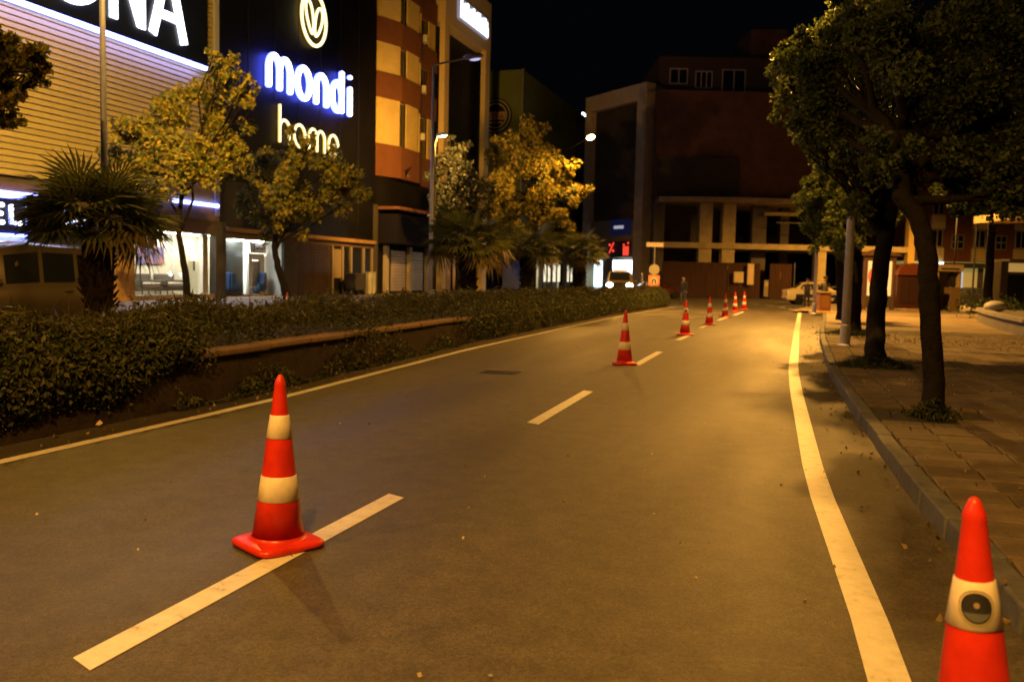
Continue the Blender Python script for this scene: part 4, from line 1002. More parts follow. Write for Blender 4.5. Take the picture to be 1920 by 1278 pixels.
cbx = G(1437, 558); c2 = thing('electric_cabinet', 'pale electric cabinet between the notices and the brown site gate', 'cabinet', (cbx.x, cbx.y, 0), YAW)
MB().box(-.45, .45, -.3, .3, .1, 1.7).build('body', mat('beige_cabinet', (.33, .27, .16), .6), c2, bevel=.02); MB().box(-.3, .0, -.32, -.302, 1.1, 1.5).build('sticker', mat('pale_sticker', (.6, .52, .35), .6), c2)
g2 = at(1443, 557, 80); sgate = thing('site_gate', 'brown sheet gate with a small pale notice beside the police car', 'gate', (g2.x, g2.y, 0), YAW)
for k in range(4): share('gate_panel', PM, sgate, (k * .49, 0, .05), (0, 0, 0), (.5, 1, 1))
MB().box(.55, 1.0, -.1, -.06, 1.8, 2.5).build('notice', mat('tan_notice', (.42, .25, .12), .7), sgate); MB().tube([(2.15, -.08, 0), (2.15, -.08, 3.3)], .04, 6).build('post', M_STEEL, sgate)

# ------------------------------------------------------------------ building H: far apartments on the right
hO = at(1700, 520, 86); Hb = thing('banded_apartments', 'far apartments with ochre panels and brown walls over a bright shop, right side', 'building', (hO.x, hO.y, 0), YAW)
K = 86 / F_PX
MB().box(-.2, 14, 0, 10, 3.9, 18).build('wall', M_RED, Hb)
MB().box(-.2, 14, .5, 10, .1, 3.9).build('shop_wall', mat('yellow_shop_wall_glow', (.55, .42, .10), .8, var=.1, emit=(1, .72, .18), estr=.24), Hb)  # glow in the wall material stands in for shop light on it
for f in range(4):
    z0 = 3.95 + f * 3.15
    for a, b in ((2.1, 3.4), (6.2, 7.6), (10.3, 11.7)):
        MB().box(a, b, -.25, 0, z0, z0 + 1.3).build('ochre_panel', M_YELLOW, Hb)
        w = MB().box(a + .1, b - .1, -.06, 0, z0 + 1.35, z0 + 3.1).build('window', M_FRAME, Hb)
        MB().box(a + .2, (a + b) / 2 - .06, -.08, -.062, z0 + 1.45, z0 + 3.0).build('pane', M_GLASSD, w); MB().box((a + b) / 2 + .06, b - .2, -.08, -.062, z0 + 1.45, z0 + 3.0).build('pane', M_GLASSD, w)
    for a, b in ((4.2, 5.4), (8.5, 9.6)):
        w = MB().box(a, b, -.04, 0, z0 + 1.2, z0 + 2.6).build('window', M_FRAME, Hb)
        for (p, q) in ((a + .08, (a + b) / 2 - .05), ((a + b) / 2 + .05, b - .08)):
            MB().box(p, q, -.06, -.042, z0 + 1.28, z0 + 1.85).build('pane', M_GLASSD, w); MB().box(p, q, -.06, -.042, z0 + 1.95, z0 + 2.52).build('pane', M_GLASSD, w)
MB().box(1.2, 3.3, -.5, -.1, 3.2, 3.85).build('lit_sign', glow('shop_h_light', (.9, .95, 1), 3), Hb)
MB().box(3.3, 14, -.5, -.1, 3.3, 3.8).build('fascia', MATS['dark_pillar'], Hb)
MB().box(1.2, 2.0, .3, .45, .2, 3.2).build('lit_window', glow('shop_h_window', (.8, .9, 1), 2), Hb)
MB().box(5.2, 5.7, .38, .45, .9, 3.0).build('lit_window', glow('shop_h_blue', (.6, .8, 1), .8), Hb)
for a in (7.2, 8.2, 10.0): MB().box(a, a + .5, .3, .48, .1, 3.3).build('shop_pier', M_CONCD, Hb)
# ------------------------------------------------------------------ kiosk row at the far right
iO = at(1862, 570, 60); Ib = thing('corner_shop', 'dark corner shop with a small lit sign at the far right', 'building', (iO.x, iO.y, 0), YAW)
MB().box(.4, 8, 0, 1.2, .1, 3.3).build('wall', mat('dark_shop_wall', (.05, .042, .03), .7, var=.3), Ib)
MB().box(.4, 8, -1.0, 1.3, 3.3, 3.45).build('roof', M_CONCD, Ib)
MB().box(.9, 2.6, -.12, -.02, 2.6, 3.2).build('sign', mat('amber_sign', (.4, .25, .08), .6, emit=(1, .6, .15), estr=.35), Ib)
for k in range(3): MB().box(.9 + k * 1.3, 2.0 + k * 1.3, -.05, -.01, .3, 2.4).build('shop_glass', M_GLASSD, Ib)
cO = at(1890, 412, 40); cn = thing('canopy', 'edge of a pale canopy jutting in at the far right', 'canopy', (cO.x, cO.y, 0), YAW)
MB().add([(0, 0, cO.z), (4, -1.5, cO.z + .15), (4, 3, cO.z + .15), (0, 3, cO.z), (0.0, 0, cO.z + .35), (4, -1.5, cO.z + .7), (4, 3, cO.z + .7), (0, 3, cO.z + .35)], [(0, 3, 2, 1), (4, 5, 6, 7), (0, 1, 5, 4), (1, 2, 6, 5), (2, 3, 7, 6), (3, 0, 4, 7)]).build('roof', M_CREAM, cn); MB().tube([(3.5, 1.5, .1), (3.5, 1.5, cO.z + .1)], .1, 10).build('post', M_STEEL, cn)

# ================================================================== TREES
def crown_points(clumps, n, shell=.5):
    """leaf positions through a set of ragged clumps, plus the outward direction at each"""
    vol = np.array([c[1] ** 2.2 * (c[2] if len(c) > 2 else 1) for c in clumps]); cnt = rng.multinomial(n, vol / vol.sum())
    P = []; O = []
    for c, k in zip(clumps, cnt):
        sub = max(5, int(10)); 
        cen = np.array(c[0]); r = c[1]
        # sub-clumps break the outline up
        sd = rng.normal(size=(sub, 3)); sd /= np.linalg.norm(sd, axis=1, keepdims=True)
        sc = cen + sd * r * rng.uniform(.25, .95, (sub, 1)); sr = r * rng.uniform(.22, .5, sub)
        which = rng.integers(0, sub, k)
        d = rng.normal(size=(k, 3)); d /= np.linalg.norm(d, axis=1, keepdims=True)
        rad = rng.random(k) ** shell
        P.append(sc[which] + d * (sr[which] * rad)[:, None]); O.append(d * .6 + (sc[which] - cen) / r)
    return np.concatenate(P), np.concatenate(O)
def branch(mb, a, b, r0, r1, n=7, wob=.12, k=5):
    a, b = Vector(a), Vector(b); P = []; L_ = (b - a).length
    for i in range(k + 1):
        t = i / k; p = a.lerp(b, t)
        if 0 < i < k: p += Vector((random.uniform(-1, 1), random.uniform(-1, 1), random.uniform(-.5, .5))) * wob * L_ * .35
        P.append(p)
    mb.tube(P, [r0 + (r1 - r0) * i / k for i in range(k + 1)], n); return P
def tree(label, trunk, r0, r1, clumps, n, size, lm, bark, name='street_tree', cat='tree', group=None, shell=.5, twigs=5, aspect=.6):
    base = Vector(trunk[0]); t = thing(name, label, cat, tuple(base), 0, group)
    mb = MB(); P = [Vector(p) - base for p in trunk]
    # finer path
    Q = []
    for a, b in zip(P[:-1], P[1:]):
        for i in range(4): Q.append(a.lerp(b, i / 4) + Vector((random.uniform(-1, 1), random.uniform(-1, 1), 0)) * r0 * .12)
    Q.append(P[-1])
    rr = [r0 * 1.35, r0 * 1.08] + [r0 + (r1 - r0) * i / (len(Q) - 3) for i in range(len(Q) - 2)]
    mb.tube(Q, rr, 14); mb.build('trunk', bark, t, smooth=True)
    br = MB()
    for c in clumps:
        cc = Vector(c[0]) - base; st = Q[-1] if random.random() < .6 else Q[random.randint(int(len(Q) * .6), len(Q) - 1)]
        B = branch(br, st, cc, r1 * .75, r1 * .22)
        for _ in range(twigs):
            e = cc + Vector((random.gauss(0, 1), random.gauss(0, 1), random.gauss(0, 1))).normalized() * c[1] * random.uniform(.5, 1.0)
            branch(br, B[random.randint(2, 5)], e, r1 * .22, .006, 5, .15, 4)
    br.build('limbs', bark, t, smooth=True)
    P_, O_ = crown_points(clumps, n, shell)
    link('crown', leaf_mesh('crown', P_ - np.array(base), size, outward=O_, aspect=aspect), lm, t)
    return t
def C3(lst, d, jit=.9):
    out = []
    for px, py, r in lst:
        dd = d + random.uniform(-jit, jit); out.append((tuple(at(px, py, dd)), r / F_PX * dd))
    return out
L_GOLD = leaf_mat('golden_leaves', [(.06, .095, .025), (.15, .16, .028), (.32, .26, .032), (.36, .25, .035), (.11, .14, .028)], .4)
L_GRN = leaf_mat('dull_green_leaves', [(.03, .045, .018), (.05, .065, .025), (.09, .09, .03), (.16, .13, .035)], .3)
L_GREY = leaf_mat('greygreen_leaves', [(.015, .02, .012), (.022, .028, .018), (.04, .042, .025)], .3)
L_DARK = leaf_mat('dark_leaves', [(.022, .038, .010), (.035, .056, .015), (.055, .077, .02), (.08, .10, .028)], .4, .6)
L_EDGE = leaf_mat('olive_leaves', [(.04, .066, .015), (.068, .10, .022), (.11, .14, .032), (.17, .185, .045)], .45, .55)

b1 = G(353, 585, .14); d1 = (Vector(b1) - CAM).dot(FW)
tree('slim young tree with golden and dull green leaves before the ochre slats', [b1, at(349, 520, d1), at(340, 465, d1), at(333, 420, d1), at(345, 340, d1)], .12, .07,
     C3([(420, 130, 34), (395, 180, 52), (330, 200, 52), (250, 255, 48), (425, 240, 58), (345, 290, 68), (262, 320, 40), (465, 185, 30), (395, 320, 44), (290, 230, 40), (455, 290, 30), (300, 360, 30), (400, 105, 16), (240, 300, 34), (225, 240, 30), (440, 110, 14), (470, 150, 14), (200, 290, 18)], d1), 11000, .17, L_GOLD, M_BARKD, group='trees on the far pavement')
b2 = G(541, 575, .14); d2 = (Vector(b2) - CAM).dot(FW)
tree('leaning young tree with a broad golden crown before the lit lettering', [b2, at(535, 545, d2), at(521, 500, d2), at(514, 462, d2), at(525, 380, d2)], .17, .09,
     C3([(565, 290, 30), (480, 310, 48), (620, 320, 40), (540, 350, 72), (640, 350, 44), (470, 365, 40), (560, 400, 46), (500, 395, 44), (430, 320, 26), (675, 365, 22), (600, 375, 46), (520, 430, 34), (585, 262, 12), (545, 245, 12), (625, 275, 10)], d2), 12000, .18, L_GOLD, M_BARKD, group='trees on the far pavement')
b3_ = at(1000, 560, 58.5); b3 = (b3_.x, b3_.y, .15); d3 = (Vector(b3) - CAM).dot(FW)
tree('round golden tree lit from above by the bright lamp', [b3, at(1003, 480, d3), at(1000, 420, d3), at(1000, 370, d3)], .16, .1,
     C3([(985, 255, 34), (955, 290, 42), (1030, 295, 42), (1055, 360, 40), (930, 345, 42), (990, 345, 64), (1000, 400, 48), (1065, 320, 22), (1085, 365, 22), (920, 385, 36), (1045, 410, 34), (1010, 245, 24), (940, 270, 22), (960, 420, 36)], d3), 15000, .22, L_GOLD, M_BARKD)
b4 = at(858, 560, 54); b4.z = .14; d4 = 54
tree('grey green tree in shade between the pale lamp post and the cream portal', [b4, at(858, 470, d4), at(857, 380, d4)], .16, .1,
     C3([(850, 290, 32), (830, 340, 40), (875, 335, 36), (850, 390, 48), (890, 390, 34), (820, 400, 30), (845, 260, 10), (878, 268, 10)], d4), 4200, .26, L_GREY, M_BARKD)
tree('tree crown cut off by the upper left corner of the frame', [(-14.3, 11.5, .5), (-14.2, 11.5, 2.5), (-14.0, 11.7, 4.0), (-13.9, 11.8, 5.0)], .13, .08,
     C3([(15, 70, 48), (55, 105, 40), (25, 150, 46), (-20, 190, 50), (75, 140, 24), (15, 225, 24), (-60, 120, 60), (85, 118, 18)], 13.6, .5), 7500, .095, L_GOLD, M_BARKD)
# big dark trees on the right pavement
tree('nearest dark tree with a thick bent trunk on the right pavement', [TR1, at(1751, 690, 10.1), at(1743, 560, 10.1), at(1738, 470, 10.2), at(1722, 410, 10.3), at(1692, 370, 10.4), at(1690, 250, 10.6)], .115, .10,
     C3([(1850, 170, 120), (1720, 215, 100), (1930, 270, 110), (1790, 300, 80), (1900, 60, 130), (1680, 80, 110), (1885, 370, 62), (1770, 60, 120), (1990, 150, 130), (1800, 370, 40), (1660, 300, 60), (1830, 300, 80), (1700, 330, 50), (1920, 330, 60)], 11.0, 1.2) + [(tuple(at(1512, 205, 12.4)), .42), (tuple(at(1562, 235, 12.2)), .5), (tuple(at(1600, 180, 12)), .6), (tuple(at(1540, 150, 12.3)), .45), (tuple(at(1590, 90, 12)), .6), (tuple(at(1640, 230, 11.6)), .55)], 64000, .072, L_DARK, M_BARKD, group='dark trees on the right pavement', shell=.6, twigs=6)
tree('second dark tree, with a straight trunk rising from a grassy foot', [TR2, at(1641, 620, 16.4), at(1648, 540, 16.6), at(1659, 450, 17), at(1670, 390, 17.2), at(1690, 330, 17.4)], .175, .13,
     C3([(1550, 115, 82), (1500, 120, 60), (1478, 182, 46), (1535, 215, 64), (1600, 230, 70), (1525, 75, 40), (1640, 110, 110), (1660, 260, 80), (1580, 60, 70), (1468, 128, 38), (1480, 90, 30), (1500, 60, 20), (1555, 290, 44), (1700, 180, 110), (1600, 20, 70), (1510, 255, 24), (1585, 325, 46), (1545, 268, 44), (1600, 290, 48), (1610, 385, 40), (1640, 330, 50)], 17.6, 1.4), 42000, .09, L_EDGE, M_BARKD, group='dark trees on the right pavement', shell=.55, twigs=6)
b5 = G(1600, 628, .13); d5 = (Vector(b5) - CAM).dot(FW)
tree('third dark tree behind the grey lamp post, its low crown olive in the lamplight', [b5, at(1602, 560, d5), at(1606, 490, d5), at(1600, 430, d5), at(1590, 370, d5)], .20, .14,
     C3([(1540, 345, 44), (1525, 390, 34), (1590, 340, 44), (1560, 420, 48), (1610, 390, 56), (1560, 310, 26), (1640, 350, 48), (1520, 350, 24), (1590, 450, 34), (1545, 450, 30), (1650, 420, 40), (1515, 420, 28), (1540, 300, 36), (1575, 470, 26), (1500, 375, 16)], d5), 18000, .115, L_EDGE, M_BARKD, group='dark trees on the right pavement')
b6 = G(1580, 600, .13); d6 = (Vector(b6) - CAM).dot(FW)
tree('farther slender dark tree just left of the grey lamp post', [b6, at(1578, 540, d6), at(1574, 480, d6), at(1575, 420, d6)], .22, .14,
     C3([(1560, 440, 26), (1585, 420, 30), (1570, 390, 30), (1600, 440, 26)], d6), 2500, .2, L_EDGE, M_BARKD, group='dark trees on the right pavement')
b7 = G(1851, 580, .13); d7 = 60.0; b7 = at(1851, 575, d7); b7.z = .13
tree('distant thin trunk with a dark crown before the corner shop', [b7, at(1855, 500, d7), at(1860, 420, d7), at(1862, 380, d7)], .3, .2,
     C3([(1860, 360, 50), (1900, 380, 40), (1830, 380, 40), (1880, 330, 50), (1800, 350, 40)], d7, 2), 3500, .34, L_DARK, M_BARKD, group='dark trees on the right pavement')
# grass at the tree feet
gp = []
for (x, y), n, s in (((TR2.x, TR2.y), 2600, .42), ((TR1.x, TR1.y), 380, .22), ((b5.x, b5.y), 1200, .6)):
    a = rng.normal(size=(n, 2)) * s * .6; r_ = np.linalg.norm(a, axis=1)
    gp.append(np.stack([x + a[:, 0], y + a[:, 1], .14 + .2 * np.exp(-(r_ / s) ** 2) * rng.random(n)], 1))
link('grass', leaf_mesh('grass', np.concatenate(gp), .11, aspect=.16), leaf_mat('dark_grass', [(.02, .035, .01), (.04, .055, .016), (.06, .06, .025)], .3), kind='stuff')

# ================================================================== PALMS
L_PALM = leaf_mat('palm_fronds', [(.06, .08, .02), (.09, .105, .026), (.13, .13, .036)], .3)
L_PALMD = leaf_mat('dry_fronds', [(.10, .075, .02), (.16, .11, .03), (.06, .05, .02)], .2)
M_FIBRE = mat('palm_fibre', (.016, .011, .008), .95, spec=.1, var=.5, scale=10, bump=1.0, bscale=26)
def frond_mesh(pet=.55, fan=.62, n=24, droop=.3):
    mb = MB(); mb.tube([(0, 0, 0), (pet * .5, 0, .03), (pet, 0, 0)], [.014, .010, .008], 5)
    for k in range(n):
        a = R(-118 + 236 * k / (n - 1)); ln = fan * (1 - .25 * (abs(a) / R(118)) ** 2) * random.uniform(.92, 1.05)
        c, s = math.cos(a), math.sin(a); o = Vector((pet, 0, 0)); d = Vector((c, s, .12)); side = Vector((-s, c, 0)) * .022
        p1 = o + d * ln * .55; p2 = o + d * ln + Vector((0, 0, -droop * ln * random.uniform(.4, 1.1)))
        mb.add([o, p1 - side, p1 + side + Vector((0, 0, .012)), p2], [(0, 1, 2), (1, 3, 2)])
    return mb.mesh('frond')
FM = [frond_mesh() for _ in range(4)]; FD = [frond_mesh(droop=.7) for _ in range(2)]
for m_ in FM: m_.materials.append(L_PALM)
for m_ in FD: m_.materials.append(L_PALMD)
def palm(label, base, h, rt, scale, nf, nd):
    t = thing('fan_palm', label, 'palm', tuple(base), 0, 'fan palms on the median')
    prof_ = [(rt * .92, 0), (rt * .86, h * .25), (rt * .95, h * .5), (rt * 1.02, h * .75), (rt * 1.02, h * .92), (rt * .5, h * 1.05)]
    mb = MB(); mb.lathe(prof_, 18)
    for k in range(150):     # cut stubs of old fronds
        z = h * random.uniform(.12, 1.0); a = random.random() * 6.28; r_ = rt * .93
        p = Vector((r_ * math.cos(a), r_ * math.sin(a), z)); d = Vector((math.cos(a), math.sin(a), 1.1)).normalized()
        mb.tube([p, p + d * random.uniform(.07, .16)], [.03, .012], 4)
    mb.build('trunk', M_FIBRE, t)
    for k in range(nf):
        el = R(60 - 82 * (k / nf) ** .6 + random.uniform(-7, 7)); az = k * 2.39996 + random.uniform(-.2, .2)
        f = share('frond', FM[k % 4], t, (0, 0, h * 1.0), (random.uniform(-.4, .4), -el, az), (scale, scale, scale))
    for k in range(nd):
        el = R(random.uniform(-35, -10)); az = random.random() * 6.28
        share('dry_frond', FD[k % 2], t, (.1 * math.cos(az), .1 * math.sin(az), h * .98), (random.uniform(-.4, .4), -el, az), (scale * .95,) * 3)
palm('large shaggy fan palm in front of the shops at the left', (-11.55, 12.1, .45), 1.95, .26, 1.24, 56, 5)
for px, d_, lab, sc in ((877, 27.5, 'low fan palm right of the pale lamp post', 1.4), (988, 34, 'middle fan palm below the round golden tree', 1.35), (1085, 38, 'last fan palm of the median, near the lit pickup', 1.2)):
    p = at(px, 540, d_); palm(lab, (p.x, p.y, .45), 2.15, .27, sc, 34, 6)

# ================================================================== VEHICLES
def lerp(a, b, t): return a + (b - a) * t
def car(label, cat, name, loc, rz, paint, st, L, W, wheel_r, wheels, head=None, tail=True, group=None, stripe=None, roof_bar=None, handles=True, headpow=0):
    """st: stations along the length (x, belt z, roof z, roof half-width factor); x runs from rear (0) to front (L)"""
    t = thing(name, label, cat, loc, rz, group); hw = W / 2; mb = MB(); rows = []
    for x, zb, zr, rf in st:
        end = .9 if x in (st[0][0], st[-1][0]) else 1.0
        w = hw * end; q = rf * hw
        half = [(w * .80, .24), (w * .97, .34), (w, .58), (w * .985, zb - .04), (w * .95, zb), (q + .02, zr - .06 if zr > zb + .1 else zr), (q * .86, zr), (q * .4, zr + .012)]
        rows.append([(x, -p[0], p[1]) for p in half] + [(x, p[0], p[1]) for p in reversed(half)])
    n = len(rows[0]); mb.v = [v for r_ in rows for v in r_]
    mb.f = [(i * n + k, i * n + (k + 1) % n, (i + 1) * n + (k + 1) % n, (i + 1) * n + k) for i in range(len(rows) - 1) for k in range(n)] + [tuple(range(n)), tuple((len(rows) - 1) * n + k for k in reversed(range(n)))]
    b = mb.build('body', paint, t, smooth=True)
    b.data.set_sharp_from_angle(angle=R(38))
    def sec(x):
        for (x0, a0, r0, f0), (x1, a1, r1, f1) in zip(st[:-1], st[1:]):
            if x <= x1: u = (x - x0) / (x1 - x0); return lerp(a0, a1, u), lerp(r0, r1, u), lerp(f0, f1, u)
    cab = [s for s in st if s[2] > s[1] + .3]; xa, xb = cab[0][0], cab[-1][0]
    nw = 3 if L > 4 else 2
    for s in (-1, 1):
        for k in range(nw):
            x0 = lerp(xa, xb, k / nw) + .06; x1 = lerp(xa, xb, (k + 1) / nw) - .06; pts_ = []
            for x, lo in ((x0, True), (x1, True), (x1, False), (x0, False)):
                zb, zr, rf = sec(x); u = .1 if lo else .84
                pts_.append((x, s * (lerp(hw * .95, rf * hw + .02, u) + .012), lerp(zb, zr - .06, u)))
            MB().quad(*pts_).build('side_window', M_GLASSD, t)
            if handles and k < 2: MB().box(x0 + .1, x0 + .28, s * hw - .012, s * hw + .02, sec(x0)[0] - .14, sec(x0)[0] - .11).build('door_handle', M_CHROME, t)
    i0 = st.index(cab[0]); i1 = st.index(cab[-1])
    for (A_, B_, nm) in ((cab[-1], st[i1 + 1], 'windscreen'), (cab[0], st[i0 - 1], 'rear_window')):
        q1 = []
        for u, sg_ in ((.08, -1), (.08, 1), (.88, 1), (.88, -1)):
            x = lerp(A_[0], B_[0], u); zr = lerp(A_[2], B_[2], u); zb = lerp(A_[1], B_[1], u); rf = lerp(A_[3], B_[3], u)
            q1.append((x + (.012 if nm == 'windscreen' else -.012), sg_ * rf * hw * .84, zr + .016))
        MB().quad(*q1).build(nm, M_GLASSD, t)
    for x in wheels:
        for s in (-1, 1):
            w = MB().lathe([(wheel_r * .55, -.1), (wheel_r * .95, -.1), (wheel_r, -.07), (wheel_r, .07), (wheel_r * .95, .1), (wheel_r * .55, .1)], 22).build('wheel', M_RUBBER, t, (x, s * (hw - .1), wheel_r), (R(90), 0, 0))
            MB().lathe([(.001, -.06), (wheel_r * .6, -.075), (wheel_r * .6, .075), (.001, .06)], 14).build('rim', M_STEEL, w)
    xf = st[-1][0]; xr = st[0][0]; zl = st[-1][1] - .12
    for s in (-1, 1):
        hl = MB().ell((0, 0, 0), (.07, .2, .15) if headpow else (.06, .17, .09), 12, 8).build('headlight', head or mat('headlight_glass', (.6, .6, .6), .15), t, (xf - .0, s * hw * .66, zl))
        MB().box(xr - .02, xr + .03, s * hw * .72 - .12, s * hw * .72 + .1, st[0][1] - .32, st[0][1] - .08).build('tail_light', mat('tail_lamp', (.3, .01, .01), .3), t)
        if headpow: lamp_light(t, (xf + .12, s * hw * .66, zl), headpow, (1, .95, .85), 70, .6, .08, 'SPOT', (0, -84))
    MB().box(xf - .04, xf + .02, -.36, .36, zl - .12, zl + .04).build('grille', M_DARKST, t)
    MB().box(xf - .03, xf + .03, -hw * .82, hw * .82, .27, .42).build('front_bumper', M_DARKST, t); MB().box(xr - .03, xr + .03, -hw * .82, hw * .82, .27, .42).build('rear_bumper', M_DARKST, t)
    for s in (-1, 1): MB().ell((0, 0, 0), (.07, .12, .08), 10, 6).build('wing_mirror', paint, t, (xb + .25, s * (hw + .1), sec(xb)[0] + .1))
    if stripe: MB().box(xr + .6, xf - .9, -hw - .006, -hw + .004, .52, .74).box(xr + .6, xf - .9, hw - .004, hw + .006, .52, .74).build('door_stripe', stripe, t)
    if roof_bar: MB().box(lerp(xa, xb, .5) - .12, lerp(xa, xb, .5) + .12, -.5, .5, max(s[2] for s in st) + .01, max(s[2] for s in st) + .12).build('roof_bar', roof_bar, t, bevel=.02)
    return t
VAN = [(0, 1.0, 1.05, .86), (.12, 1.08, 1.72, .84), (.4, 1.08, 1.86, .84), (2.3, 1.06, 1.90, .84), (2.9, 1.03, 1.80, .82), (3.65, 1.0, 1.02, .85), (4.2, .92, .94, .85), (4.4, .74, .76, .85)]
SALOON = [(0, .88, .9, .86), (.55, .95, .97, .84), (1.15, .95, 1.36, .74), (1.7, .95, 1.44, .72), (2.5, .93, 1.42, .72), (3.25, .9, .93, .8), (4.2, .78, .8, .86), (4.4, .64, .66, .86)]
PICK = [(0, 1.2, 1.23, .88), (1.5, 1.2, 1.23, .88), (1.75, 1.28, 1.9, .76), (2.2, 1.28, 2.02, .75), (3.2, 1.28, 2.0, .75), (3.9, 1.32, 1.35, .85), (4.9, 1.3, 1.32, .88), (5.1, 1.26, 1.28, .88)]
pv = at(100, 500, 17.6)
car('dark brown van parked beyond the hedge behind the large palm', 'van', 'parked_van', (-15.9, 16.2, 0), R(-90), mat('bronze_paint', (.075, .058, .036), .25, .35, coat=.6), [(x, z * 1.1, q * 1.09, f) for x, z, q, f in VAN], 4.4, 1.8, .31, (.8, 3.55))
pk = at(1161, 545, 55); pick = car('pickup with bright headlights at the end of the hedge', 'pickup', 'pickup_truck', (pk.x - 1.0, pk.y + 5.0, 0), R(-78.6), mat('yellow_paint', (.13, .095, .03), .3, coat=.4), PICK, 5.1, 1.88, .38, (.95, 4.0), head=glow('headlight_on', (1, .97, .9), 60), headpow=260, roof_bar=mat('amber_bar', (.5, .3, .05), .4, emit=(1, .65, .2), estr=.6))
pc_ = at(1526, 555, 62)
car('pale police car parked before the concrete column', 'car', 'police_car', (pc_.x - 2.0, pc_.y - .3, 0), R(14), mat('pale_paint', (.80, .70, .42), .3, coat=.4), [(x, z * 1.08, r_ * 1.12, f) for x, z, r_, f in SALOON], 4.4, 1.8, .32, (.85, 3.5), stripe=mat('navy_stripe', (.02, .03, .1), .4), roof_bar=mat('dark_bar', (.03, .03, .08), .3))
dc = at(1838, 552, 72)
car('dark saloon parked before the yellow shop wall', 'car', 'parked_car', (dc.x - 2.6, dc.y - .8, 0), R(18), mat('dark_paint', (.022, .023, .022), .15, coat=.6), SALOON, 4.4, 1.8, .31, (.85, 3.5), group='cars parked by the plaza')
dc = at(1878, 548, 75)
car('dark car by the corner shop, partly behind the thin tree', 'car', 'parked_car', (dc.x - 1.0, dc.y + .5, 0), R(-50), MATS['dark_paint'], SALOON, 4.4, 1.8, .31, (.85, 3.5), group='cars parked by the plaza', head=glow('dim_headlight', (1, 1, .9), 1.5))
dc = at(1240, 545, 70)
car('red dark car half hidden behind the no u turn sign', 'car', 'parked_car', (dc.x - 2.6, dc.y + .8, 0), R(18), mat('red_paint', (.05, .012, .008), .3, coat=.4), SALOON, 4.4, 1.8, .31, (.85, 3.5), group='cars parked by the plaza')

# ================================================================== STREET FURNITURE
sp_ = G(1249, 578); sgp = thing('road_sign', 'orange no u turn sign and round sign back on one thin post', 'road sign', (-8.35, 51.6, .4), YAW)
dS = (Vector((-8.35, 51.6, 1)) - CAM).dot(FW); kS = dS / F_PX
zU = at(1252, 527, dS).z - .4; zR = at(1252, 506, dS).z - .4
MB().tube([(0, 0, 0), (0, 0, at(1252, 455, dS).z - .4)], .035, 10).build('post', M_STEEL, sgp)
MB().lathe([(.001, -.012), (.31, -.012), (.31, .012), (.001, .012)], 28).build('sign_back', mat('sign_back', (.42, .40, .34), .5, .4), sgp, (0, -.06, zR), (R(90), 0, 0))
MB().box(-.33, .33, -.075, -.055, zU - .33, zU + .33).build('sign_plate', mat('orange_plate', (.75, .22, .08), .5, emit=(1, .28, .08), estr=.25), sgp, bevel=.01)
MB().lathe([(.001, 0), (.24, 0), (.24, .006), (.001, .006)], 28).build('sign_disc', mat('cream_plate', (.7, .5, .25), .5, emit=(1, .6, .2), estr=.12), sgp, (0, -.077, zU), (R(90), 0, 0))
mb = MB(); letter(mb, 'U', (-.09, -.09, zU - .15), (1, 0, 0), (0, 0, 1), .07, .3, .26, n=6); mb.build('turn_arrow', mat('sign_black', (.01, .01, .01), .6), sgp)
MB().box(-.5, .5, -.04, .04, at(1252, 462, dS).z - .45, at(1252, 457, dS).z - .35).build('top_plate', mat('pale_plate', (.5, .42, .36), .5), sgp)
for i, (px, hh_) in enumerate(((1203, 1.9), (1212, 1.3), (1221, 1.25))):
    p = at(px, 545, 56); b = thing('slim_post', ['tall slim post right of the pickup', 'slim post in the middle of the three beside the pickup', 'slim post of the three nearest the no u turn sign'][i], 'post', (p.x, p.y, 0), 0, 'slim posts at the hedge end')
    MB().tube([(0, 0, 0), (0, 0, hh_)], .05, 8).build('shaft', M_STEEL, b); MB().ell((0, 0, hh_), .06, 8, 6).build('cap', M_STEEL, b)
# advertising panel
ap = G(1645, 580, .12); dA = (Vector(ap) - CAM).dot(FW); kA = dA / F_PX
ad = thing('advert_panel', 'lit advertising panel with an orange red spot on its cream poster', 'advertising panel', (ap.x, ap.y, .12), YAW)
wA = 58 * kA / 2; z0, z1 = 24 * kA, 92 * kA
M_CASE = mat('bronze_case', (.14, .08, .04), .5, .3)
MB().box(-wA, -wA + .16, -.15, .15, 0, z1 + .25).build('case_side', M_CASE, ad); MB().box(wA - .16, wA, -.15, .15, 0, z1 + .25).build('case_side', M_CASE, ad)
MB().box(-wA + .16, wA - .16, -.13, .13, z1, z1 + .25).build('case_top', M_CASE, ad); MB().box(-wA + .16, wA - .16, -.13, .13, .1, z0).build('case_foot', mat('grey_foot', (.06, .06, .045), .7), ad)
MB().add([(-wA - .35, -.3, z1 + .25), (wA + .35, -.3, z1 + .25), (wA + .35, .3, z1 + .25), (-wA - .35, .3, z1 + .25), (-wA * .4, 0, z1 + .62), (wA * .4, 0, z1 + .62)], [(0, 1, 5, 4), (2, 3, 4, 5), (1, 2, 5), (3, 0, 4), (3, 2, 1, 0)]).build('roof', M_CASE, ad)
ps = MB().box(-wA + .2, wA - .2, -.06, 0, z0 + .05, z1 - .05).build('poster', mat('cream_poster', (.7, .55, .35), .6, emit=(1, .62, .25), estr=.72), ad)
MB().lathe([(.001, 0), (.42, 0), (.42, .008), (.001, .008)], 28).build('poster_spot', mat('poster_orange', (.7, .12, .04), .6, emit=(1, .16, .05), estr=.5), ps, (-.24, -.062, (z0 + z1) / 2 + .1), (R(90), 0, 0)).scale = (1, 1.35, 1)
MB().box(-wA - .95, -wA - .1, .1, .16, z0, z1 - .3).build('side_glass', mat('amber_glass', (.35, .22, .13), .3, emit=(1, .5, .25), estr=.12), ad)
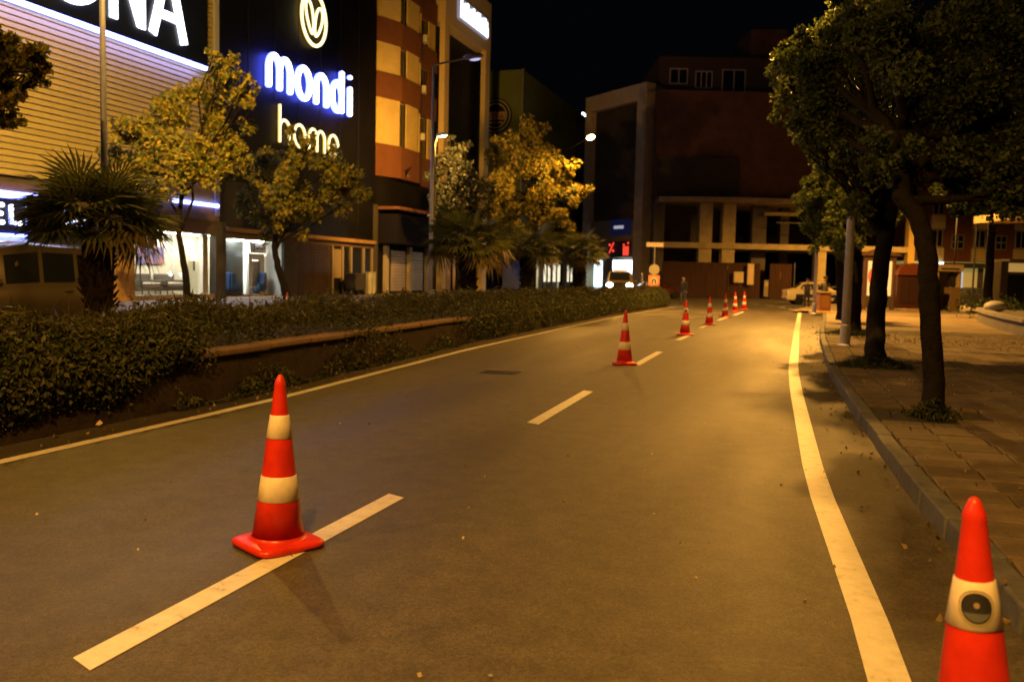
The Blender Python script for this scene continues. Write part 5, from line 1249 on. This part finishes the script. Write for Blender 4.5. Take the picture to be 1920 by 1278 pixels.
# rounded kiosk
kp_ = G(1711, 582, .12); dK = (Vector(kp_) - CAM).dot(FW); kK = dK / F_PX
ki = thing('kiosk', 'dark red kiosk with a rounded roof between two tree trunks', 'kiosk', (kp_.x, kp_.y, .12), YAW)
wK = 62 * kK / 2; hK = 66 * kK
MB().box(-wK, wK, 0, 1.6, .1, hK).build('body', mat('dark_red_steel', (.05, .02, .013), .5, var=.2), ki)
mb = MB(); n = 12; out = [(wK * 1.04 * math.cos(math.pi * k / n), hK + .85 * math.sin(math.pi * k / n) * .8) for k in range(n + 1)]
mb.add([(x, -.12, z) for x, z in out] + [(x, 1.7, z) for x, z in out], [tuple(range(n + 1)), tuple(range(2 * n + 1, n, -1))] + [(k, n + 1 + k, n + 2 + k, k + 1) for k in range(n)] + [(n, 2 * n + 1, n + 1, 0)])
mb.build('roof', mat('red_roof_steel', (.16, .045, .02), .45, .2), ki)
for q in (-.55, .0, .55): MB().box(q * wK - .25, q * wK + .25, -.03, 0, .4, hK - .2).build('shutter_panel', mat('dark_panel', (.035, .016, .012), .5), ki)
MB().box(-wK * .7, wK * .9, -.7, -.1, 0, .12).build('step', mat('pale_step', (.35, .22, .12), .8), ki)
# cash machine booth
bo = G(1776, 582, .12); dB = (Vector(bo) - CAM).dot(FW); kB = dB / F_PX
bt = thing('service_booth', 'open fronted beige booth with a counter beside the kiosk', 'booth', (bo.x, bo.y, .12), YAW)
wB = 46 * kB / 2; hB = 86 * kB; MBG = mat('beige_booth', (.36, .28, .16), .6, var=.1)
MB().box(-wB, -wB + .12, 0, 1.4, 0, hB).build('side_wall', MBG, bt); MB().box(wB - .12, wB, 0, 1.4, 0, hB).build('side_wall', MBG, bt)
MB().box(-wB + .12, wB - .12, 1.2, 1.4, 0, hB - .4).build('back_wall', MBG, bt); MB().box(-wB - .05, wB + .05, -.1, 1.45, hB - .4, hB).build('roof', MBG, bt)
MB().box(.0, wB - .15, -.3, .5, 0, 1.35).build('counter', mat('brown_counter', (.16, .11, .055), .7), bt); MB().box(-wB + .2, wB - .2, -.12, -.1, hB - .3, hB - .22).build('sign_slot', M_DARKST, bt)
MB().box(wB - .5, wB - .25, .3, .6, 1.5, 2.1).build('machine', M_DARKST, bt)
# stone bench and planter at the right edge
bn = thing('stone_planter', 'low curved stone planter with a pale seat slab at the right edge', 'planter', (0, 0, .12))
cv = [(6.25, 29.2), (6.35, 33), (6.6, 37), (7.0, 41), (7.8, 45.5), (9.2, 47)]
mb = MB(); m2_ = MB()
for (xa, ya), (xb, yb) in zip(cv[:-1], cv[1:]):
    mb.add([(xa, ya, 0), (xb, yb, 0), (xb + 3, yb, 0), (xa + 3, ya, 0), (xa + .05, ya, .42), (xb + .05, yb, .42), (xb + 3, yb, .42), (xa + 3, ya, .42)], [(0, 1, 5, 4), (4, 5, 6, 7), (3, 7, 6, 2), (0, 4, 7, 3), (1, 2, 6, 5)])
    m2_.add([(xa - .06, ya, .425), (xb - .06, yb, .425), (xb + .4, yb, .425), (xa + .4, ya, .425), (xa - .06, ya, .52), (xb - .06, yb, .52), (xb + .4, yb, .52), (xa + .4, ya, .52)], [(0, 1, 5, 4), (4, 5, 6, 7), (2, 3, 7, 6), (0, 4, 7, 3), (1, 2, 6, 5)])
mb.build('wall_body', mat('grey_stone', (.13, .125, .12), .85, var=.25, scale=2, bump=.4, bscale=12), bn); m2_.build('seat_slab', mat('pale_stone', (.24, .23, .22), .8, var=.2, scale=2), bn)
p = at(1893, 590, 36); cc_ = thing('covered_bundle', 'pale covered bundle lying on the stone planter', 'bundle', (7.6, p.y, .54), YAW)
MB().ell((0, 0, .22), (.45, .35, .24), 14, 8).build('cover', mat('pale_plastic', (.4, .38, .42), .4, bump=.6, bscale=6), cc_, smooth=True); MB().tube([(-.3, .2, .1), (0, .33, .14), (.35, .2, .1)], .02, 5).build('cord', M_DARKST, cc_)
sh = G(1835, 598, .5); nS = 900
pS = rng.normal(size=(nS, 3)) * np.array([.7, .5, .22]) + np.array([8.4, 44.5, .62])
sb = thing('dark_shrub', 'dark low shrub in the curved stone planter', 'shrub', (8.4, 44.5, .5))
link('foliage', leaf_mesh('foliage', pS - np.array([8.4, 44.5, .5]), .16), L_DARK, sb); MB().tube([(0, 0, 0), (.1, 0, .3)], .03, 5).build('stem', M_BARK, sb)
pp_ = at(1822, 570, 48); pl2_ = thing('thin_pole', 'thin dark pole on a round foot beyond the curved planter', 'pole', (pp_.x, pp_.y, .12)); MB().tube([(0, 0, 0), (0, 0, 5.2)], .05, 8).build('shaft', M_DARKST, pl2_); MB().lathe([(.3, 0), (.3, .06), (.08, .1)], 14).build('foot', M_DARKST, pl2_)
# brown pedestal with the second officer behind it
pb = G(1543, 590, .1); pd = thing('brown_pedestal', 'brown pedestal box on a pale slab at the end of the kerb', 'pedestal', (1.0, 45.4, .1), YAW)
MB().box(-.55, .5, -.5, .5, -.05, .1).build('slab', mat('pale_slab', (.45, .3, .16), .8), pd, bevel=.02)
MB().box(-.28, .28, -.25, .25, .1, 1.0).build('body', mat('brown_steel', (.2, .09, .035), .5, var=.15), pd, bevel=.02); MB().box(-.2, .2, -.262, -.252, .25, .85).build('door', mat('brown_door', (.24, .11, .04), .5), pd)
MB().box(-.3, .3, -.27, .27, 1.0, 1.05).build('lid', mat('pale_lid', (.4, .3, .18), .6), pd)

# ================================================================== PEOPLE
def person_mat(name, bands):
    m = bpy.data.materials.new(name); m.use_nodes = True; nt = m.node_tree; N = nt.nodes; L = nt.links; b = N['Principled BSDF']; b.inputs['Roughness'].default_value = .8
    tc = N.new('ShaderNodeTexCoord'); sp = N.new('ShaderNodeSeparateXYZ'); L.new(tc.outputs['Object'], sp.inputs[0])
    mr = N.new('ShaderNodeMath'); mr.operation = 'DIVIDE'; mr.inputs[1].default_value = 2.0; L.new(sp.outputs['Z'], mr.inputs[0])
    rp = N.new('ShaderNodeValToRGB'); rp.color_ramp.interpolation = 'CONSTANT'; e = rp.color_ramp.elements
    while len(e) < len(bands): e.new(.5)
    for i, (z, c) in enumerate(bands): e[i].position = z / 2; e[i].color = (*c, 1)
    L.new(mr.outputs[0], rp.inputs[0]); L.new(rp.outputs[0], b.inputs['Base Color']); return m
def person(label, loc, rz, top, trou, pose, cap=True):
    t = thing('person', label, 'person', loc, rz)
    V = {'pel': (0, 0, .95, .155), 'bel': (0, .01, 1.12, .145), 'che': (0, .015, 1.32, .17), 'nec0': (0, .0, 1.47, .075), 'nec': (0, -.01, 1.53, .058), 'hd0': (0, -.02, 1.60, .085), 'hd1': (0, -.02, 1.68, .098), 'hd2': (0, -.01, 1.76, .07)}
    E = [('pel', 'bel'), ('bel', 'che'), ('che', 'nec0'), ('nec0', 'nec'), ('nec', 'hd0'), ('hd0', 'hd1'), ('hd1', 'hd2')]
    V['nose'] = (0, -.125, 1.66, .016); E.append(('hd1', 'nose'))
    for s, S in ((-1, 'l'), (1, 'r')):
        kn = (s * .11, -.02 + pose.get('step', 0) * s, .5); an = (s * .12, .02 + pose.get('step', 0) * s * 1.4, .09)
        V.update({'hip' + S: (s * .095, 0, .88, .10), 'kne' + S: (*kn, .068), 'ank' + S: (*an, .045), 'toe' + S: (an[0] + s * .02, an[1] - .15, .04, .038)})
        E += [('pel', 'hip' + S), ('hip' + S, 'kne' + S), ('kne' + S, 'ank' + S), ('ank' + S, 'toe' + S)]
        sh_ = Vector((s * .2, .0, 1.43)); el = sh_ + Vector((s * pose['el'][0], pose['el'][1], pose['el'][2])); wr = el + Vector((s * pose['wr'][0], pose['wr'][1], pose['wr'][2]))
        V.update({'sho' + S: (*sh_, .072), 'elb' + S: (*el, .05), 'wri' + S: (*wr, .032)})
        E += [('che', 'sho' + S), ('sho' + S, 'elb' + S), ('elb' + S, 'wri' + S)]
        d = (wr - el).normalized(); pa = wr + d * .075; side = d.cross(Vector((0, 0, 1))); side = side.normalized() if side.length > .1 else Vector((0, 1, 0))
        V['pal' + S] = (*pa, .033); E.append(('wri' + S, 'pal' + S))
        for k, ln in enumerate((.065, .078, .072, .055)):
            b = pa + side * (k - 1.5) * .018 + d * .02; V['f%d%s' % (k, S)] = (*(b + d * ln), .009); E.append(('pal' + S, 'f%d%s' % (k, S)))
        V['th' + S] = (*(wr + d * .05 + side * .06), .011); E.append(('pal' + S, 'th' + S))
    keys = list(V); me = bpy.data.meshes.new('body'); me.from_pydata([V[k][:3] for k in keys], [(keys.index(a), keys.index(b)) for a, b in E], [])
    o = bpy.data.objects.new('body', me); COL.objects.link(o); o.parent = t
    sk = o.modifiers.new('skin', 'SKIN'); lay = me.skin_vertices[0] if me.skin_vertices else None
    if lay is None:
        bm = bmesh.new(); bm.from_mesh(me); bm.verts.layers.skin.verify(); bm.to_mesh(me); bm.free(); lay = me.skin_vertices[0]
    for i, k in enumerate(keys): lay.data[i].radius = (V[k][3], V[k][3])
    lay.data[0].use_root = True
    ss = o.modifiers.new('sub', 'SUBSURF'); ss.levels = 1; ss.render_levels = 1; sk.use_smooth_shade = True
    skin = (.28, .16, .10)
    me.materials.append(person_mat('clothes', [(0, (.012, .012, .012)), (.1, trou), (.98, top), (1.5, skin), (1.72, (.02, .015, .012))]))
    if cap: MB().lathe([(.001, .0), (.112, 0), (.118, .04), (.09, .09), (.001, .105)], 16).add([(-.09, -.09, .005), (.09, -.09, .005), (.06, -.2, -.01), (-.06, -.2, -.01)], [(0, 1, 2, 3)]).build('cap', mat('cap_cloth', (.012, .013, .02), .8), t, (0, -.015, 1.72))
    MB().lathe([(.185, 0), (.19, .02), (.19, .05), (.185, .06)], 18).build('belt', mat('belt_leather', (.01, .01, .01), .5), t, (0, .005, .98))
    return t
DKB = (.012, .013, .022)
person('dark uniformed person standing on the road in front of the pale car, elbows out', tuple(G(1512, 578)), YAW + R(170), DKB, (.012, .012, .016), {'el': (.17, .06, -.2), 'wr': (-.12, -.2, -.06)})
person('person in dark clothes with a pale shirt front behind the brown pedestal', (1.05, 46.6, .1), YAW + R(20), (.05, .045, .04), (.02, .02, .02), {'el': (.16, 0, -.2), 'wr': (.12, -.15, .05)})
person('person in dark clothes walking by the end of the hedge', (-7.0, 54.8, 0), YAW + R(-60), (.014, .014, .016), (.05, .055, .065), {'el': (.06, .04, -.28), 'wr': (0, -.06, -.25), 'step': .06}, cap=False)

# a street tree beside the viewpoint; its crown overhangs the kerb above the camera and dapples the pavement
tree('street tree beside the viewpoint with its crown over the kerb', [Vector((2.3, -.6, .13)), Vector((2.25, -.5, 2)), Vector((2.1, -.2, 3.6)), Vector((2.0, .2, 4.6))], .14, .09,
     [((1.9, .9, 5.3), 1.1), ((2.9, 1.4, 5.6), 1.1), ((1.6, 2.0, 5.9), .8), ((3.2, .1, 5.4), 1.1), ((2.2, .2, 6.4), 1.0), ((2.6, 2.3, 6.0), .8), ((1.5, -.3, 5.6), .8)], 13000, .12, L_DARK, M_BARKD, group='dark trees on the right pavement')
